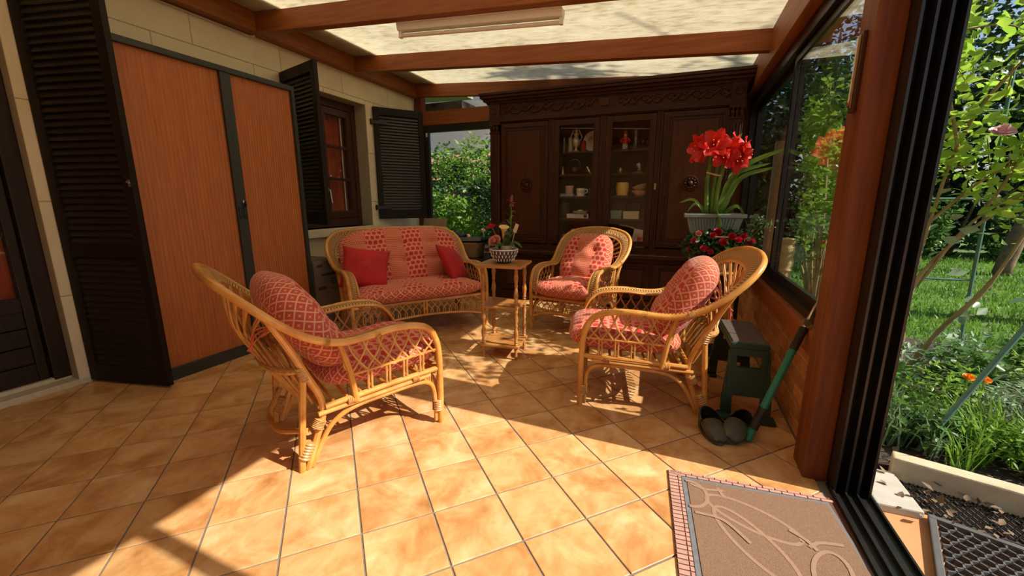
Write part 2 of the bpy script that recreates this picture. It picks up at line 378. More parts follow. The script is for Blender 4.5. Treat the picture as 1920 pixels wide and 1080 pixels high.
# ---- left wall of limestone blocks
WIN = (2.98, 4.06, .845, 2.20); DOR = (.22, 1.245, -.1, 2.32)
def cut(rs, h):
    out = []
    for (a,b,c,d) in rs:
        y0, y1, z0, z1 = h
        if b <= y0 or a >= y1 or d <= z0 or c >= z1: out.append((a,b,c,d)); continue
        if a < y0: out.append((a,y0,c,d))
        if b > y1: out.append((y1,b,c,d))
        m0, m1 = max(a,y0), min(b,y1)
        if d > z1: out.append((m0,m1,z1,d))
        if c < z0: out.append((m0,m1,c,z0))
    return out
m = MB()
for (a,b,c,d) in cut(cut([(Y0, 5.03, -.1, 2.72)], WIN), DOR): m.box(-3.80, -3.404, a, b, c, d)
wall_l = struct(m.build('wall_left', 'mortar'))
zs = [0, .562, 1.122, 1.675, 2.25, 2.66]; jo = [1.52, 1.90, 1.60, 1.965, 2.235]
for k in range(5):
    ys = [jo[k] + .745*t for t in range(-6, 7)]; ys = [Y0] + [y for y in ys if Y0+.05 < y < 4.95] + [5.03]
    for a, b in zip(ys, ys[1:]):
        for (p,q,r_,s_) in cut(cut([(a,b,zs[k],zs[k+1])], WIN), DOR):
            if q-p < .02 or s_-r_ < .02: continue
            gp = .0025
            MB().box(-3.79 if (abs(p-WIN[1])<.01 or abs(q-WIN[0])<.01) else -3.46, WX, p+gp, q-gp, r_+gp, s_-gp).build('stone_block', 'limestone', wall_l, bevel=.003, seg=1)
# window reveal jointing stays on the blocks; sill
o = struct(MB().box(-3.60, -3.335, 2.90, 4.30, .765, .845).build('trim_window_sill', 'sill_stone', bevel=.006))
# ---- window_1 (left wall)
win1 = thing('window_1', None, None, (-3.58, 3.52, .86)); struct(win1)
m = MB(); X0, X1 = -3.62, -3.555
m.box(X0,X1,2.98,3.045,.845,2.20).box(X0,X1,3.995,4.06,.845,2.20).box(X0,X1,3.045,3.995,2.12,2.20).box(X0,X1,3.045,3.995,.845,.93)
m.build('window_frame', 'window_wood', win1, bevel=.005)
for a, b in ((3.05,3.52),(3.525,3.99)):
    m = MB(); m.box(-3.612,-3.562,a,a+.07,.935,2.115).box(-3.612,-3.562,b-.07,b,.935,2.115).box(-3.612,-3.562,a+.07,b-.07,2.045,2.115).box(-3.612,-3.562,a+.07,b-.07,.935,1.02)
    s = m.build('casement', 'window_wood', win1, bevel=.004)
    for z in (1.355, 1.70): MB().box(-3.60,-3.567,a+.07,b-.07,z,z+.028).build('glazing_bar', 'window_wood', s)
    for z0, z1 in ((1.02,1.355),(1.383,1.70),(1.728,2.045)): MB().box(-3.592,-3.588,a+.07,b-.07,z0,z1).build('pane', 'pane', s)
    for y in (a+.085, b-.1): MB().box(-3.64,-3.637,y,y+.016,1.02,2.045).build('net_edge', 'white_net', s)
m = MB(); m.tube(spline([(-3.55,3.56,1.25),(-3.53,3.56,1.24),(-3.525,3.56,1.19),(-3.52,3.565,1.11)],4), .008, 8).obox((-3.556,3.56,1.25),(.008,.025,.06)); m.build('espagnolette_handle', 'steel', win1, smooth=True)
m = MB(); n = 60; vs_ = []; fs = []
for i in range(n+1):
    y = 3.06+.92*i/n
    for z in (.94, 2.14): vs_.append((-3.68+.016*math.sin(i*.95)+.008*math.sin(i*2.3), y, z))
for i in range(n): fs.append((2*i,2*i+2,2*i+3,2*i+1))
m.add(vs_, fs); tag(m.build('curtain', 'curtain_red', None, smooth='all'), 'rust red curtain hanging behind the small casement window', 'curtain')
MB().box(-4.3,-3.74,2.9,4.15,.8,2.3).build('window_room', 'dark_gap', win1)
# ---- door_1 at far left
dr = thing('door_1', None, None, (-3.5, .74, 0)); struct(dr)
m = MB(); m.box(-3.56,-3.47,1.165,1.245,.05,2.32).box(-3.56,-3.47,.22,.30,.05,2.32).box(-3.56,-3.47,.30,1.165,2.24,2.32)
m.build('door_frame', 'door_wood', dr, bevel=.006)
m = MB(); m.box(-3.55,-3.50,1.115,1.16,.06,2.235).box(-3.55,-3.50,.305,.36,.06,2.235).box(-3.55,-3.50,.36,1.115,.06,.17).box(-3.55,-3.50,.36,1.115,.49,.572).box(-3.55,-3.50,.36,1.115,2.13,2.235)
lf = m.build('door_leaf', 'door_wood', dr, bevel=.006)
for z in (.17,.28,.39): MB().box(-3.54,-3.512,.36,1.115,z+.003,z+.107).build('panel_board', 'door_wood', lf, bevel=.004)
for z in (.93,1.30,1.70): MB().box(-3.54,-3.512,.36,1.115,z,z+.026).build('glazing_bar', 'door_wood', lf)
for z0,z1 in ((.572,.93),(.956,1.30),(1.326,1.70),(1.726,2.13)): MB().box(-3.529,-3.525,.36,1.115,z0,z1).build('pane', 'pane', lf)
m = MB(); n = 50; vs_ = []; fs = []
for i in range(n+1):
    y = .35+.78*i/n
    for z in (.12, 2.2): vs_.append((-3.60+.018*math.sin(i*.9)+.008*math.sin(i*2.1), y, z))
for i in range(n): fs.append((2*i,2*i+2,2*i+3,2*i+1))
m.add(vs_, fs); tag(m.build('curtain', 'curtain_red', None, smooth='all'), 'deep red patterned curtain behind the glazed wooden house door', 'curtain')
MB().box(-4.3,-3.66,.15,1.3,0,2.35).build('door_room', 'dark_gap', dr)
st = thing('trim_door_step', None, None, (-3.45,.73,0)); struct(st)
MB().box(-3.56,-3.395,.10,1.305,-.01,.035).build('step_slab', 'marble_step', st, bevel=.006)
MB().box(-3.60,-3.475,.22,1.245,.036,.062).build('threshold', 'marble_step', st, bevel=.004)

# ---- shutters
def shutter(label, hinge, ang, W, z0, z1, midrail, pitch, loc_hinges):
    """leaf hinged at `hinge` (x,y), pointing along ang"""
    t = thing('louvred_shutter', label, 'shutter', (hinge[0], hinge[1], z0), ang)
    H = z1 - z0; S, T2 = .062, .017
    for x0, x1 in ((0,S),(W-S,W)): MB().box(x0,x1,-T2,T2,0,H).build('stile', 'shutter_wood', t, bevel=.003, world=False)
    rails = [(0,.11)] + ([(midrail,midrail+.085)] if midrail else []) + [(H-.085,H)]
    for a, b in rails: MB().box(S,W-S,-T2,T2,a,b).build('rail', 'shutter_wood', t, bevel=.003, world=False)
    sl = MB().obox((0,0,0),(W-2*S+.004,.006,.050),(R(-24),0,0)).mesh('slat','shutter_slat',bevel=.002,seg=1)
    for (a, b), (c, d) in zip(rails, rails[1:]):
        n = int((c-b)/pitch)
        for i in range(n):
            o = link('slat', sl, t, False); o.location = (W/2, 0, b+(i+.5)*(c-b)/n)
    for z in loc_hinges: MB().box(-.04,.16,-T2-.006,-T2,z,z+.035).tube([(-.03,-T2-.004,z-.01),(-.03,-T2-.004,z+.05)],.012,8).build('strap_hinge','black_plastic',t,world=False)
    return t
t = shutter('tall black louvred door shutter folded out beside the orange cabinet', (-3.395,1.312), math.atan2(.118,.57), .585, .012, 2.42, .79, .0375, ())
MB().box(.563,.577,-.021,-.017,1.19,1.23).tube([(.57,-.02,1.21),(.57,-.034,1.218)],.004,6).build('latch','steel',t,world=False)
shutter('black louvred window shutter jutting from behind the orange cabinet', (-3.385,2.955), math.atan2(-.165,.58), .60, .922, 2.245, None, .034, (.12,1.1))
shutter('black louvred window shutter swung open towards the garden end window', (-3.385,4.165), math.atan2(.475,.36), .60, .915, 2.205, None, .034, (.12,1.1))

# ---- roof
def zb(x): return 2.47 - .0651*(x+3.3)
struct(MB().box(-3.402,-3.30,Y0,5.10,2.47,2.628).build('trim_wall_plate', 'beam_wood_y', bevel=.004))
def rafter(y, th=.075):
    m = MB(); x0, x1 = -3.30, .57
    m.hexa([(x0,y,zb(x0)),(x1,y,zb(x1)),(x1,y+th,zb(x1)),(x0,y+th,zb(x0))], [(x0,y,zb(x0)+.15),(x1,y,zb(x1)+.15),(x1,y+th,zb(x1)+.15),(x0,y+th,zb(x0)+.15)])
    return struct(m.build('trim_roof_beam', 'beam_wood', bevel=.004))
BY = [-.685, .44, 1.565, 2.69, 3.815, 4.94]
for y in BY: rafter(y)
struct(MB().box(.555,.665,Y0,5.10,2.135,2.372).build('trim_garden_plate', 'beam_wood_y', bevel=.004))
roof = thing('ceiling', None, None, (0,0,2.6)); struct(roof)
for a, b in zip([Y0]+[y+.04 for y in BY], [y+.04 for y in BY]+[5.25]):
    m = MB(); x0, x1 = -3.42, .80
    m.hexa([(x0,a,zb(x0)+.156),(x1,a,zb(x1)+.156),(x1,b,zb(x1)+.156),(x0,b,zb(x0)+.156)], [(x0,a,zb(x0)+.164),(x1,a,zb(x1)+.164),(x1,b,zb(x1)+.164),(x0,b,zb(x0)+.164)])
    if b < .5: m.build('ambient_block_panel', 'plaster', roof)     # opaque panels added out of view to cut the ambient light
    else: m.build('roof_sheet', 'roof_sheet', roof)
# eaves of the house reaching over the top of the sheets
struct(MB().hexa([(-4.1,Y0,2.66),(-3.0,Y0,2.632),(-3.0,6.0,2.632),(-4.1,6.0,2.66)],[(-4.1,Y0,2.80),(-3.0,Y0,2.75),(-3.0,6.0,2.75),(-4.1,6.0,2.80)]).build('trim_house_eaves','plaster'))
m = MB(); m.tube(spline([(-3.385,1.6,2.462),(-3.385,2.2,2.458),(-3.385,2.5,2.456),(-3.385,2.66,2.452),(-3.33,2.70,2.452)],6),.006,6)
tag(m.build('white_cable','wire',None,smooth=True),'thin white cable running under the roof plate on the stone wall','cable')
# ---- end wall
endw = thing('wall_end', None, None, (-1.3,YB,0)); struct(endw)
MB().box(-2.02,.665,YB,YB+.07,0,2.40).build('wall_panel', 'post_wood', endw)
MB().box(-3.30,-2.02,YB,YB+.07,0,.55).build('wall_panel', 'plaster', endw)
MB().box(-3.40,-3.285,5.03,5.14,0,2.49).build('corner_post', 'post_wood', endw, bevel=.004)
MB().box(-3.285,-2.02,YB-.01,YB+.06,2.125,2.305).build('transom_rail', 'beam_wood', endw, bevel=.004)
MB().box(-2.09,-2.02,YB-.005,YB+.06,.55,2.125).build('mullion_post', 'post_wood', endw, bevel=.004)
w2 = thing('window_2', None, None, (-2.7,YB,.55)); struct(w2)
m = MB(); m.box(-3.285,-3.21,YB,YB+.05,.55,2.125).box(-2.14,-2.09,YB,YB+.05,.55,2.125).box(-3.21,-2.14,YB,YB+.05,2.035,2.125).box(-3.21,-2.14,YB,YB+.05,.55,.63)
m.build('window_frame', 'black_alu', w2, bevel=.003)
MB().box(-3.21,-2.14,YB+.02,YB+.025,.63,2.035).build('pane', 'pane', w2)
MB().box(-3.285,-2.02,YB+.03,YB+.034,2.305,2.47).build('transom_pane', 'pane', w2)
MB().box(-3.245,-3.225,YB-.012,YB,1.98,2.03).build('catch', 'white_enamel', w2)
# ---- low brick wall on the garden side
bw = struct(MB().box(.623,.78,2.0,5.1,-.1,.455).build('wall_right', 'brick_mortar'))
bl, bh, gp = .215, .0645, .0115
bms = MB().box(-.02,.02,-bl/2,bl/2,-bh/2,bh/2).mesh('brick','brick',bevel=.004,seg=1)
bhs = MB().box(-.02,.02,-bl/4+gp/4,bl/4-gp/4,-bh/2,bh/2).mesh('brick','brick',bevel=.004,seg=1)
for k in range(6):
    y = 2.0 + (0 if k % 2 else -(bl+gp)/2)
    while y + bl < 5.08:
        if y < 1.99: o = link('brick', bhs, bw, False); o.location = (RX+.02, y+bl*.75+gp/2, .006+k*(bh+gp)+bh/2)
        else: o = link('brick', bms, bw, False); o.location = (RX+.02+random.uniform(-.0015,.0015), y+bl/2, .006+k*(bh+gp)+bh/2)
        y += bl+gp
struct(MB().box(.585,.80,2.0,5.06,.457,.565).build('trim_window_sill_board', 'beam_wood_y', bevel=.006))
# ---- window_3: sliding panes over the brick wall
w3 = thing('window_3', None, None, (.65,3.5,.565)); struct(w3)
m = MB(); m.box(.62,.74,2.0,5.06,.566,.606).box(.62,.74,2.0,5.06,2.05,2.134).box(.62,.74,2.0,2.05,.606,2.05).box(.62,.74,5.0,5.06,.606,2.05)
m.build('window_frame', 'black_alu', w3, bevel=.002)
for x in (.645,.675,.705): MB().box(x-.003,x+.003,2.05,5.0,.606,.622).build('track_rib', 'black_alu', w3)
def leafw(x, y0, y1):
    m = MB(); m.box(x-.012,x+.012,y0,y0+.045,.61,2.048).box(x-.012,x+.012,y1-.045,y1,.61,2.048).box(x-.012,x+.012,y0+.045,y1-.045,.61,.66).box(x-.012,x+.012,y0+.045,y1-.045,2.0,2.048)
    s = m.build('sash', 'black_alu', w3, bevel=.002); MB().box(x-.003,x+.003,y0+.045,y1-.045,.66,2.0).build('pane', 'pane', s); return s
s = leafw(.66, 2.05, 3.42); leafw(.69, 3.38, 5.0)
MB().box(.615,.648,2.055,2.085,1.055,1.185).build('latch', 'black_plastic', s, bevel=.004)
# ---- posts and the big sliding door
struct(MB().box(.567,.652,1.852,2.0,0,2.14).build('trim_corner_post', 'post_wood', bevel=.005))
d3 = thing('door_2', None, None, (.7,.7,0)); struct(d3)
m = MB(); m.box(.652,.775,1.835,1.86,0,2.134)
for x in (.655,.692,.728,.765): m.box(x-.004,x+.004,1.775,1.84,.01,2.11)
m.build('door_jamb', 'black_alu', d3)
MB().box(.645,.78,Y0,1.84,-.03,.006).build('door_track', 'black_alu', d3)
for x in (.65,.69,.728,.774): MB().box(x-.0035,x+.0035,Y0,1.80,.006,.020).build('track_rib', 'black_alu', d3)
MB().box(.63,.78,Y0,1.86,2.112,2.136).build('door_head', 'black_alu', d3)
m = MB(); m.box(.695,.725,.555,.612,.02,2.112).box(.695,.725,-1.0,-.945,.02,2.112).box(.695,.725,-.945,.555,.02,.09).box(.695,.725,-.945,.555,2.09,2.112)
s = m.build('sliding_leaf', 'black_alu', d3, bevel=.002); MB().box(.707,.713,-.945,.555,.09,2.09).build('pane', 'pane', s)
wb = struct(MB().box(-3.8,.7,Y0-.15,Y0,-.1,2.72).build('wall_behind', 'plaster'))
# ================================================================== FURNITURE
# ---- tambour cabinet
CX, CY0, CY1, CZ = -2.911, 1.455, 2.652, 2.015
t = thing('tambour_cabinet', 'tall office cabinet with orange wood-effect roller doors and dark frame', 'cabinet', (-3.13,2.10,0))
XB = CX-.43
m = MB(); m.box(XB,CX-.012,CY0,CY0+.02,.075,CZ-.035).box(XB,CX-.012,CY1-.02,CY1,.075,CZ-.035).box(XB,XB+.01,CY0,CY1,.075,CZ-.035); m.build('carcass','graphite',t)
MB().box(XB,CX,CY0,CY1,CZ-.036,CZ).build('top_panel','graphite',t,bevel=.003)
MB().box(XB,CX,CY0,CY1,0,.076).build('plinth','graphite',t,bevel=.003)
MB().box(CX-.05,CX,CY0,CY0+.028,.076,CZ-.036).build('side_frame','graphite',t,bevel=.002)
MB().box(CX-.05,CX,CY1-.028,CY1,.076,CZ-.036).build('side_frame','graphite',t,bevel=.002)
mid = 2.10
for sgn in (-1,1):
    a, b = (CY0+.028, mid-.036) if sgn < 0 else (mid+.036, CY1-.028)
    d = MB().box(CX-.035,CX-.026,a,b,.076,CZ-.036).build('roller_door','tambour',t)
    n = 24; wd = (b-a)/n
    prof = [(wd*(q/6-.5)*.995, .0016*math.cos((q/6-.5)*pi*.92)) for q in range(7)]
    m = MB(); zz0, zz1 = .078, CZ-.038
    vs_ = [(x, y, z) for z in (zz0, zz1) for (y, x) in prof]; m.add(vs_, [(q, q+1, 7+q+1, 7+q) for q in range(6)])
    sm = m.mesh('door_slat','tambour',smooth='all')
    for i in range(n):
        o = link('door_slat', sm, d, False); o.location = Vector((CX-.026, a+(i+.5)*wd, 0))
    for o in d.children: o.location -= Vector((0,0,0))
    s = MB().box(CX-.03,CX-.004,min(mid, mid+sgn*.036),max(mid, mid+sgn*.036)-(.001 if sgn>0 else 0),.078,CZ-.038).build('closing_stile','graphite',d,bevel=.002); s.location = (0,0,0)
    h = MB().box(CX-.006,CX+.006,mid+sgn*.018-.011,mid+sgn*.018+.011,1.0,1.085).build('finger_pull','black_plastic',d,bevel=.004); h.location = (0,0,0)
m = MB(); m.lathe([(.011,0),(.011,.012),(.006,.014)],12,(CX-.004,mid+.012,1.12),Matrix.Rotation(R(90),4,'Y')); m.build('lock','steel',t,smooth=True)
m = MB(); m.box(CX+.006,CX+.026,mid+.010,mid+.014,1.085,1.128); m.ball((CX+.02,mid+.014,1.10),.012,8,6,(.6,.5,1)); m.build('key','black_plastic',t)

# ---- wicker seats
def wrap(mb, p, d, r, L, n=6):
    """rattan binding: ridged sleeve of length L centred at p along d"""
    d = Vector(d).normalized(); q = Vector((0,0,1)).rotation_difference(d).to_matrix().to_4x4(); prof = []
    for i in range(n):
        z = -L/2 + L*i/n; prof += [(r*1.02, z), (r*1.22, z+L/n*.5)]
    prof.append((r*1.02, L/2)); mb.lathe(prof, 10, p, q)
def wicker_seat(name, label, cat, loc, rz, e=0.0, group=None):
    t = thing(name, label, cat, loc, rz, group)
    def X(p, s=1):       # widen by e
        x = p[0]; return Vector((s*(x + (e if x > .02 else e*x/.02)), p[1], p[2]))
    def part(nm, mb, mt='rattan', smooth=True): return mb.build(nm, mt, t, smooth=smooth, world=False)
    OUT = [(.285,.655,.0),(.29,.655,.2),(.296,.65,.37),(.30,.632,.46),(.302,.59,.525),(.303,.51,.553),(.304,.40,.558),(.31,.28,.547),(.324,.17,.552),(.345,.06,.598),(.358,-.035,.668),(.345,-.125,.752),(.28,-.195,.818),(.15,-.235,.853),(0,-.245,.863)]
    INN = [(.232,.668,.32),(.234,.660,.40),(.238,.630,.475),(.242,.575,.527),(.244,.50,.546),(.245,.39,.549),(.250,.27,.538),(.262,.165,.541),(.278,.07,.578),(.286,-.01,.635),(.272,-.085,.705),(.22,-.14,.755),(.12,-.17,.785),(0,-.178,.793)]
    def sym(P): return [X(p) for p in P] + [X(p,-1) for p in reversed(P[:-1])]
    out = spline(sym(OUT), 6); inn = spline(sym(INN), 6)
    part('frame_pole', MB().tube(out, .0165, 10))
    part('inner_pole', MB().tube(inn, .008, 6))
    # braided band between the two
    i0 = 6*2; ob = out[i0:len(out)-i0]; nb = len(inn)
    m = MB(); uv = []; acc = 0; vs_ = []; K = 4
    for i in range(nb):
        a = ob[min(len(ob)-1, round(i*(len(ob)-1)/(nb-1)))]; b = inn[i]
        if i: acc += (b-inn[i-1]).length
        nrm = Vector((0,.25,1)) if b.z < .6 else Vector((0,.75,.66))
        for k in range(K+1):
            f = k/K; vs_.append(a.lerp(b, f) + nrm.normalized()*(.004+.012*math.sin(pi*f))); uv.append((acc, f*.068))
        for k in range(K+1): f = k/K; vs_.append(a.lerp(b, f) - nrm.normalized()*.004); uv.append((acc, f*.068))
    W_ = 2*(K+1)
    fs = [(i*W_+k, i*W_+k+1, (i+1)*W_+k+1, (i+1)*W_+k) for i in range(nb-1) for k in range(K)]
    fs += [(i*W_+K+1+k, (i+1)*W_+K+1+k, (i+1)*W_+K+2+k, i*W_+K+2+k) for i in range(nb-1) for k in range(K)]
    m.add(vs_, fs); m.uv = uv; part('braided_band', m, 'rattan_weave', 'all')
    for s in (1,-1):
        part('arm_post', MB().tube([X((.295,.235,.262),s), X((.302,.215,.40),s), X((.306,.178,.545),s)], .0135, 8))
        part('side_rail', MB().tube([X((.288,.645,.302),s), X((.288,.40,.292),s), X((.286,.105,.272),s)], .013, 8))
        part('side_rail', MB().tube([X((.288,.60,.276),s), X((.288,.40,.264),s), X((.285,.075,.245),s)], .011, 8))
        part('leg_arch', MB().tube(spline([X((.276,.632,.015),s), X((.278,.628,.16),s), X((.28,.602,.228),s), X((.28,.53,.248),s), X((.28,.36,.242),s), X((.276,.22,.226),s), X((.272,.135,.182),s), X((.268,.085,.11),s), X((.266,.035,.01),s)],6), .011, 8))
        part('back_leg', MB().tube([X((.266,-.005,.0),s), X((.272,.012,.2),s), X((.284,.035,.455),s)], .0145, 8))
        part('back_stile', MB().tube(spline([X((.338,-.085,.715),s), X((.308,-.015,.57),s), X((.285,.045,.43),s), X((.272,.092,.31),s), X((.268,.095,.225),s), X((.265,.06,.12),s), X((.262,.02,.0),s)],6), .0145, 8))
        part('lattice_rail', MB().tube([X((.298,.648,.407),s), X((.302,.22,.388),s)], .006, 6))
        for i in range(4):
            for dx in (-.008,.008):
                y = .30 + i*.085 + dx
                part('upright', MB().tube([X((.290,y,.292),s), X((.299,y,.398),s)], .0055, 6), 'rattan_strand')
        n = 6; ys = [.222 + .40*i/n for i in range(n+1)]
        for i in range(n+1):
            for sg in (-1,1):
                j = i + sg*1.25; y1 = .222+.40*j/n; y0 = ys[i]
                zt = .548
                if y1 < .19: f = (y0-.19)/(y0-y1); y1 = .19; zt = .395+(.548-.395)*f
                if y1 > .632: f = (.632-y0)/(y1-y0); y1 = .632; zt = .395+(.548-.395)*f
                if y1 > .58: zt = min(zt, .50)
                if abs(y1-y0) < .02: continue
                bow = .012*sg
                part('lattice_strand', MB().tube(spline([X((.300,y0,.397),s), X((.301,(y0+y1)/2+bow,(.397+zt)/2),s), X((.302,y1,zt),s)],4), .0052, 6), 'rattan_strand')
        m = MB(); b_ = [((.278,.645,.10),(0,.02,1),.03,.06),((.268,.022,.09),(0,.45,1),.028,.075),((.276,.075,.20),(0,.6,1),.026,.04),((.288,.22,.27),(0,1,.03),.02,.05),((.288,.52,.28),(0,1,.03),.02,.035),((.284,.03,.44),(.1,-.3,1),.022,.07),((.306,.34,.55),(0,1,0),.019,.03),((.336,.115,.57),(0,-1,.4),.018,.035)]
        for p, d, r_, L in b_:
            m = MB(); wrap(m, X(p,s), d, r_*.82, L); part('binding', m, 'rattan_bind')
        m = MB(); part('front_brace', MB().tube(spline([X((.272,.64,.10),s), X((.262,.645,.19),s), X((.225,.648,.255),s), X((.17,.648,.285),s)],5), .009, 8))
    hw = .285 + e
    part('front_rail', MB().tube([(-hw,.652,.298),(hw,.652,.298)], .0135, 8))
    part('back_rail', MB().tube([(-hw+.015,.09,.268),(hw-.015,.09,.268)], .012, 8))
    arch = spline([(-hw+.005,.655,.115),(-hw*.6,.662,.158),(0,.666,.178),(hw*.6,.662,.158),(hw-.005,.655,.115)],8)
    part('apron_arch', MB().tube(arch, .0105, 8))
    part('rear_stretcher', MB().tube(spline([(-.262-e,.03,.175),(-.12-e,-.045,.14),(0,-.06,.135),(.12+e,-.045,.14),(.262+e,.03,.175)],6), .0125, 8))
    n = 10 if e < .05 else 20
    def az(x): return .178 - .063*(x/hw)**2
    for i in range(n+1):                     # interlaced loops of the apron
        xa = -hw+.02 + (2*hw-.04)*i/n
        for sg in (-1,1):
            xb = xa + sg*(2*hw/n)*1.1
            if abs(xb) > hw-.012: continue
            part('apron_strand', MB().tube(spline([(xa,.655,.293),(xa+(xb-xa)*.62,.658,.245),(xb,.661,.215),(xb,.663,az(xb))],4), .0048, 6), 'rattan_strand')
    if e > .05:
        for dx in (-.012,.012): part('apron_post', MB().tube([(dx,.655,.30),(dx,.665,.178)], .009, 8))
    n = 9
    for i in range(n):
        y = .14+.48*i/(n-1); part('seat_cane', MB().tube([(-hw+.005,y,.288),(hw-.005,y,.288)], .0075, 6))
    # woven belt low on the back, strands up to the band
    belt = spline([(-.285-e,.035,.452),(-.22-e,-.03,.445),(-.1-e*.6,-.065,.44),(0,-.072,.44),(.1+e*.6,-.065,.44),(.22+e,-.03,.445),(.285+e,.035,.452)],6)
    part('back_belt', MB().tube(belt, .015, 8), 'rattan_bind')
    low = spline([(-.262-e,.085,.275),(-.15-e,.04,.275),(0,.02,.275),(.15+e,.04,.275),(.262+e,.085,.275)],8)
    def at(path, f): k = f*(len(path)-1); i = min(len(path)-2, int(k)); return path[i].lerp(path[i+1], k-i)
    i1 = next(i for i in range(len(inn)) if inn[i].y < .02); rim = inn[i1:len(inn)-i1]
    n = 13 if e < .05 else 24
    for i in range(n):
        f = (i+.5)/n
        for sg in (-1,1):
            g_ = min(.98, max(.02, f+sg*.045)); a = at(belt, .06+.88*f); b = at(rim, g_)
            mid_ = a.lerp(b,.5) + Vector((0,-.03,0))
            part('back_strand', MB().tube(spline([a,mid_,b],4), .0052, 6), 'rattan_strand')
        part('lower_strand', MB().tube([at(belt,.06+.88*f), at(low,.04+.92*f)], .006, 6), 'rattan_strand')
    return t
chL = wicker_seat('rattan_armchair', 'honey rattan armchair nearest the camera seen from behind its side', 'armchair', (-1.626,1.249,0), R(-28.7), group='rattan armchairs')
def place(label, loc, rz):
    c = copy_tree(chL); c.location = loc; c.rotation_euler.z = rz; tag(c, label); return c
place('honey rattan armchair by the brick wall, side on, facing the small table', (.165,2.521,0), R(100.3))
place('honey rattan armchair in front of the carved hutch, facing the camera', (-.751,3.985,0), R(170))
wicker_seat('rattan_sofa', 'two-seat honey rattan sofa under the window beside the cabinet', 'sofa', (-2.450,3.297,0), R(-128), e=.295)

# ---- cushions
def cushion_mesh(name, w, h, t, mats, n=26, p=5., tufts=(), creases=(), uvo=(0,0), edge=.35, taper=0., seed=0, pw=4., rimd=.90):
    """puffy pad in the xy plane, thickness along z; front (z>0) uses mats[0], sides/back mats[1]"""
    rr = random.Random(seed); vs_ = []; uv = []; fs = []; mi = []
    ph = [rr.uniform(0,6.28) for _ in range(6)]
    def pt(a, b, side):
        d = max(abs(a), abs(b), 1e-6); ca, cb = a/d, b/d; s_ = 1/(max(1e-9, abs(ca)**p+abs(cb)**p)**(1/p)); s_ = s_ if d > 1e-5 else 1; x, y = a*s_, b*s_
        hh = max(0, 1-d**pw)**.5
        X_, Y_ = x*w/2*(1-taper*(y+1)/2), y*h/2
        z = side*t/2*(hh*(1-edge*d*d*.5))
        if side > 0:
            for (tx, ty, rad, dep) in tufts: z -= dep*math.exp(-((X_-tx)**2+(Y_-ty)**2)/rad**2)
            for (ax, pos, rad, dep) in creases: z -= dep*hh*math.exp(-(((X_ if ax==0 else Y_)-pos)/rad)**2)
            z += hh*.004*(math.sin(X_*24+ph[0])*math.sin(Y_*19+ph[1])+.6*math.sin(X_*41+Y_*33+ph[2]))
        return (X_, Y_, z)
    g_ = [math.copysign(abs(math.sin(pi/2*(-1+2*i/n)))**.9, -1+2*i/n) for i in range(n+1)]
    uvl = []
    def per(a, b):      # running length along the rim
        d = max(abs(a), abs(b), 1e-6); x, y = a/d, b/d
        if y <= -1+1e-6: q = x+1
        elif x >= 1-1e-6: q = 3+y
        elif y >= 1-1e-6: q = 5-x
        else: q = 7-y
        return q/8*2*(w+h)*.93
    for side in (1,-1):
        base = len(vs_)
        for b in g_:
            for a in g_: vs_.append(pt(a, b, side))
        for j in range(n):
            for i in range(n):
                ij = ((i,j),(i+1,j),(i+1,j+1),(i,j+1)); f = tuple(base+q*(n+1)+p_ for p_, q in ij)
                d = max(abs(g_[i]+g_[i+1])/2, abs(g_[j]+g_[j+1])/2); rim = d > rimd
                if rim:
                    us = [per(g_[p_], g_[q]) for p_, q in ij]
                    if max(us)-min(us) > 1: us = [x if x > 1 else x+2*(w+h)*.93 for x in us]
                    u4 = [(x, vs_[k][2]) for x, k in zip(us, f)]
                else: u4 = [(vs_[k][0]+uvo[0], vs_[k][1]+uvo[1]) for k in f]
                if side < 0: f = f[::-1]; u4 = u4[::-1]
                fs.append(f); mi.append(0 if side > 0 and not rim else 1); uvl += u4
    m = MB(); m.v = vs_; m.f = fs; m.m = mi; m.uvl = uvl
    return m.mesh(name, mats, smooth='all', weld=True)
def put(root, me, name, label, cat, loc, rot, group=None):
    """top-level object placed in the local frame of a seat"""
    o = bpy.data.objects.new(name, me); col.objects.link(o)
    M = Matrix.LocRotScale(root.location, root.rotation_euler, (1,1,1)) @ Matrix.Translation(loc) @ Matrix.Rotation(rot[2],4,'Z') @ Matrix.Rotation(rot[0],4,'X') @ Matrix.Rotation(rot[1],4,'Y')
    o.matrix_world = M; return tag(o, label, cat, group)
seat_me = cushion_mesh('seat_cushion', .53, .62, .17, ['fab_stripe','fab_lattice'], 26, 5, tufts=[(-.12,.0,.05,.02),(.12,0,.05,.02)], seed=1, edge=.25)
back_me = cushion_mesh('back_cushion', .51, .52, .215, ['fab_stripe','fab_lattice'], 30, 3.4, tufts=[(-.09,.06,.05,.04),(.09,.06,.05,.04)], creases=[(1,-.06,.04,.018),(0,-.0825,.02,.006),(0,.0825,.02,.006)], seed=2, taper=.08, edge=.2, pw=3., rimd=.80)
roots = [o for o in bpy.data.objects if o.name.startswith('rattan_armchair') and o.parent is None]
who = {'rattan_armchair':'the armchair nearest the camera','rattan_armchair.001':'the armchair by the brick wall','rattan_armchair.002':'the armchair in front of the hutch'}
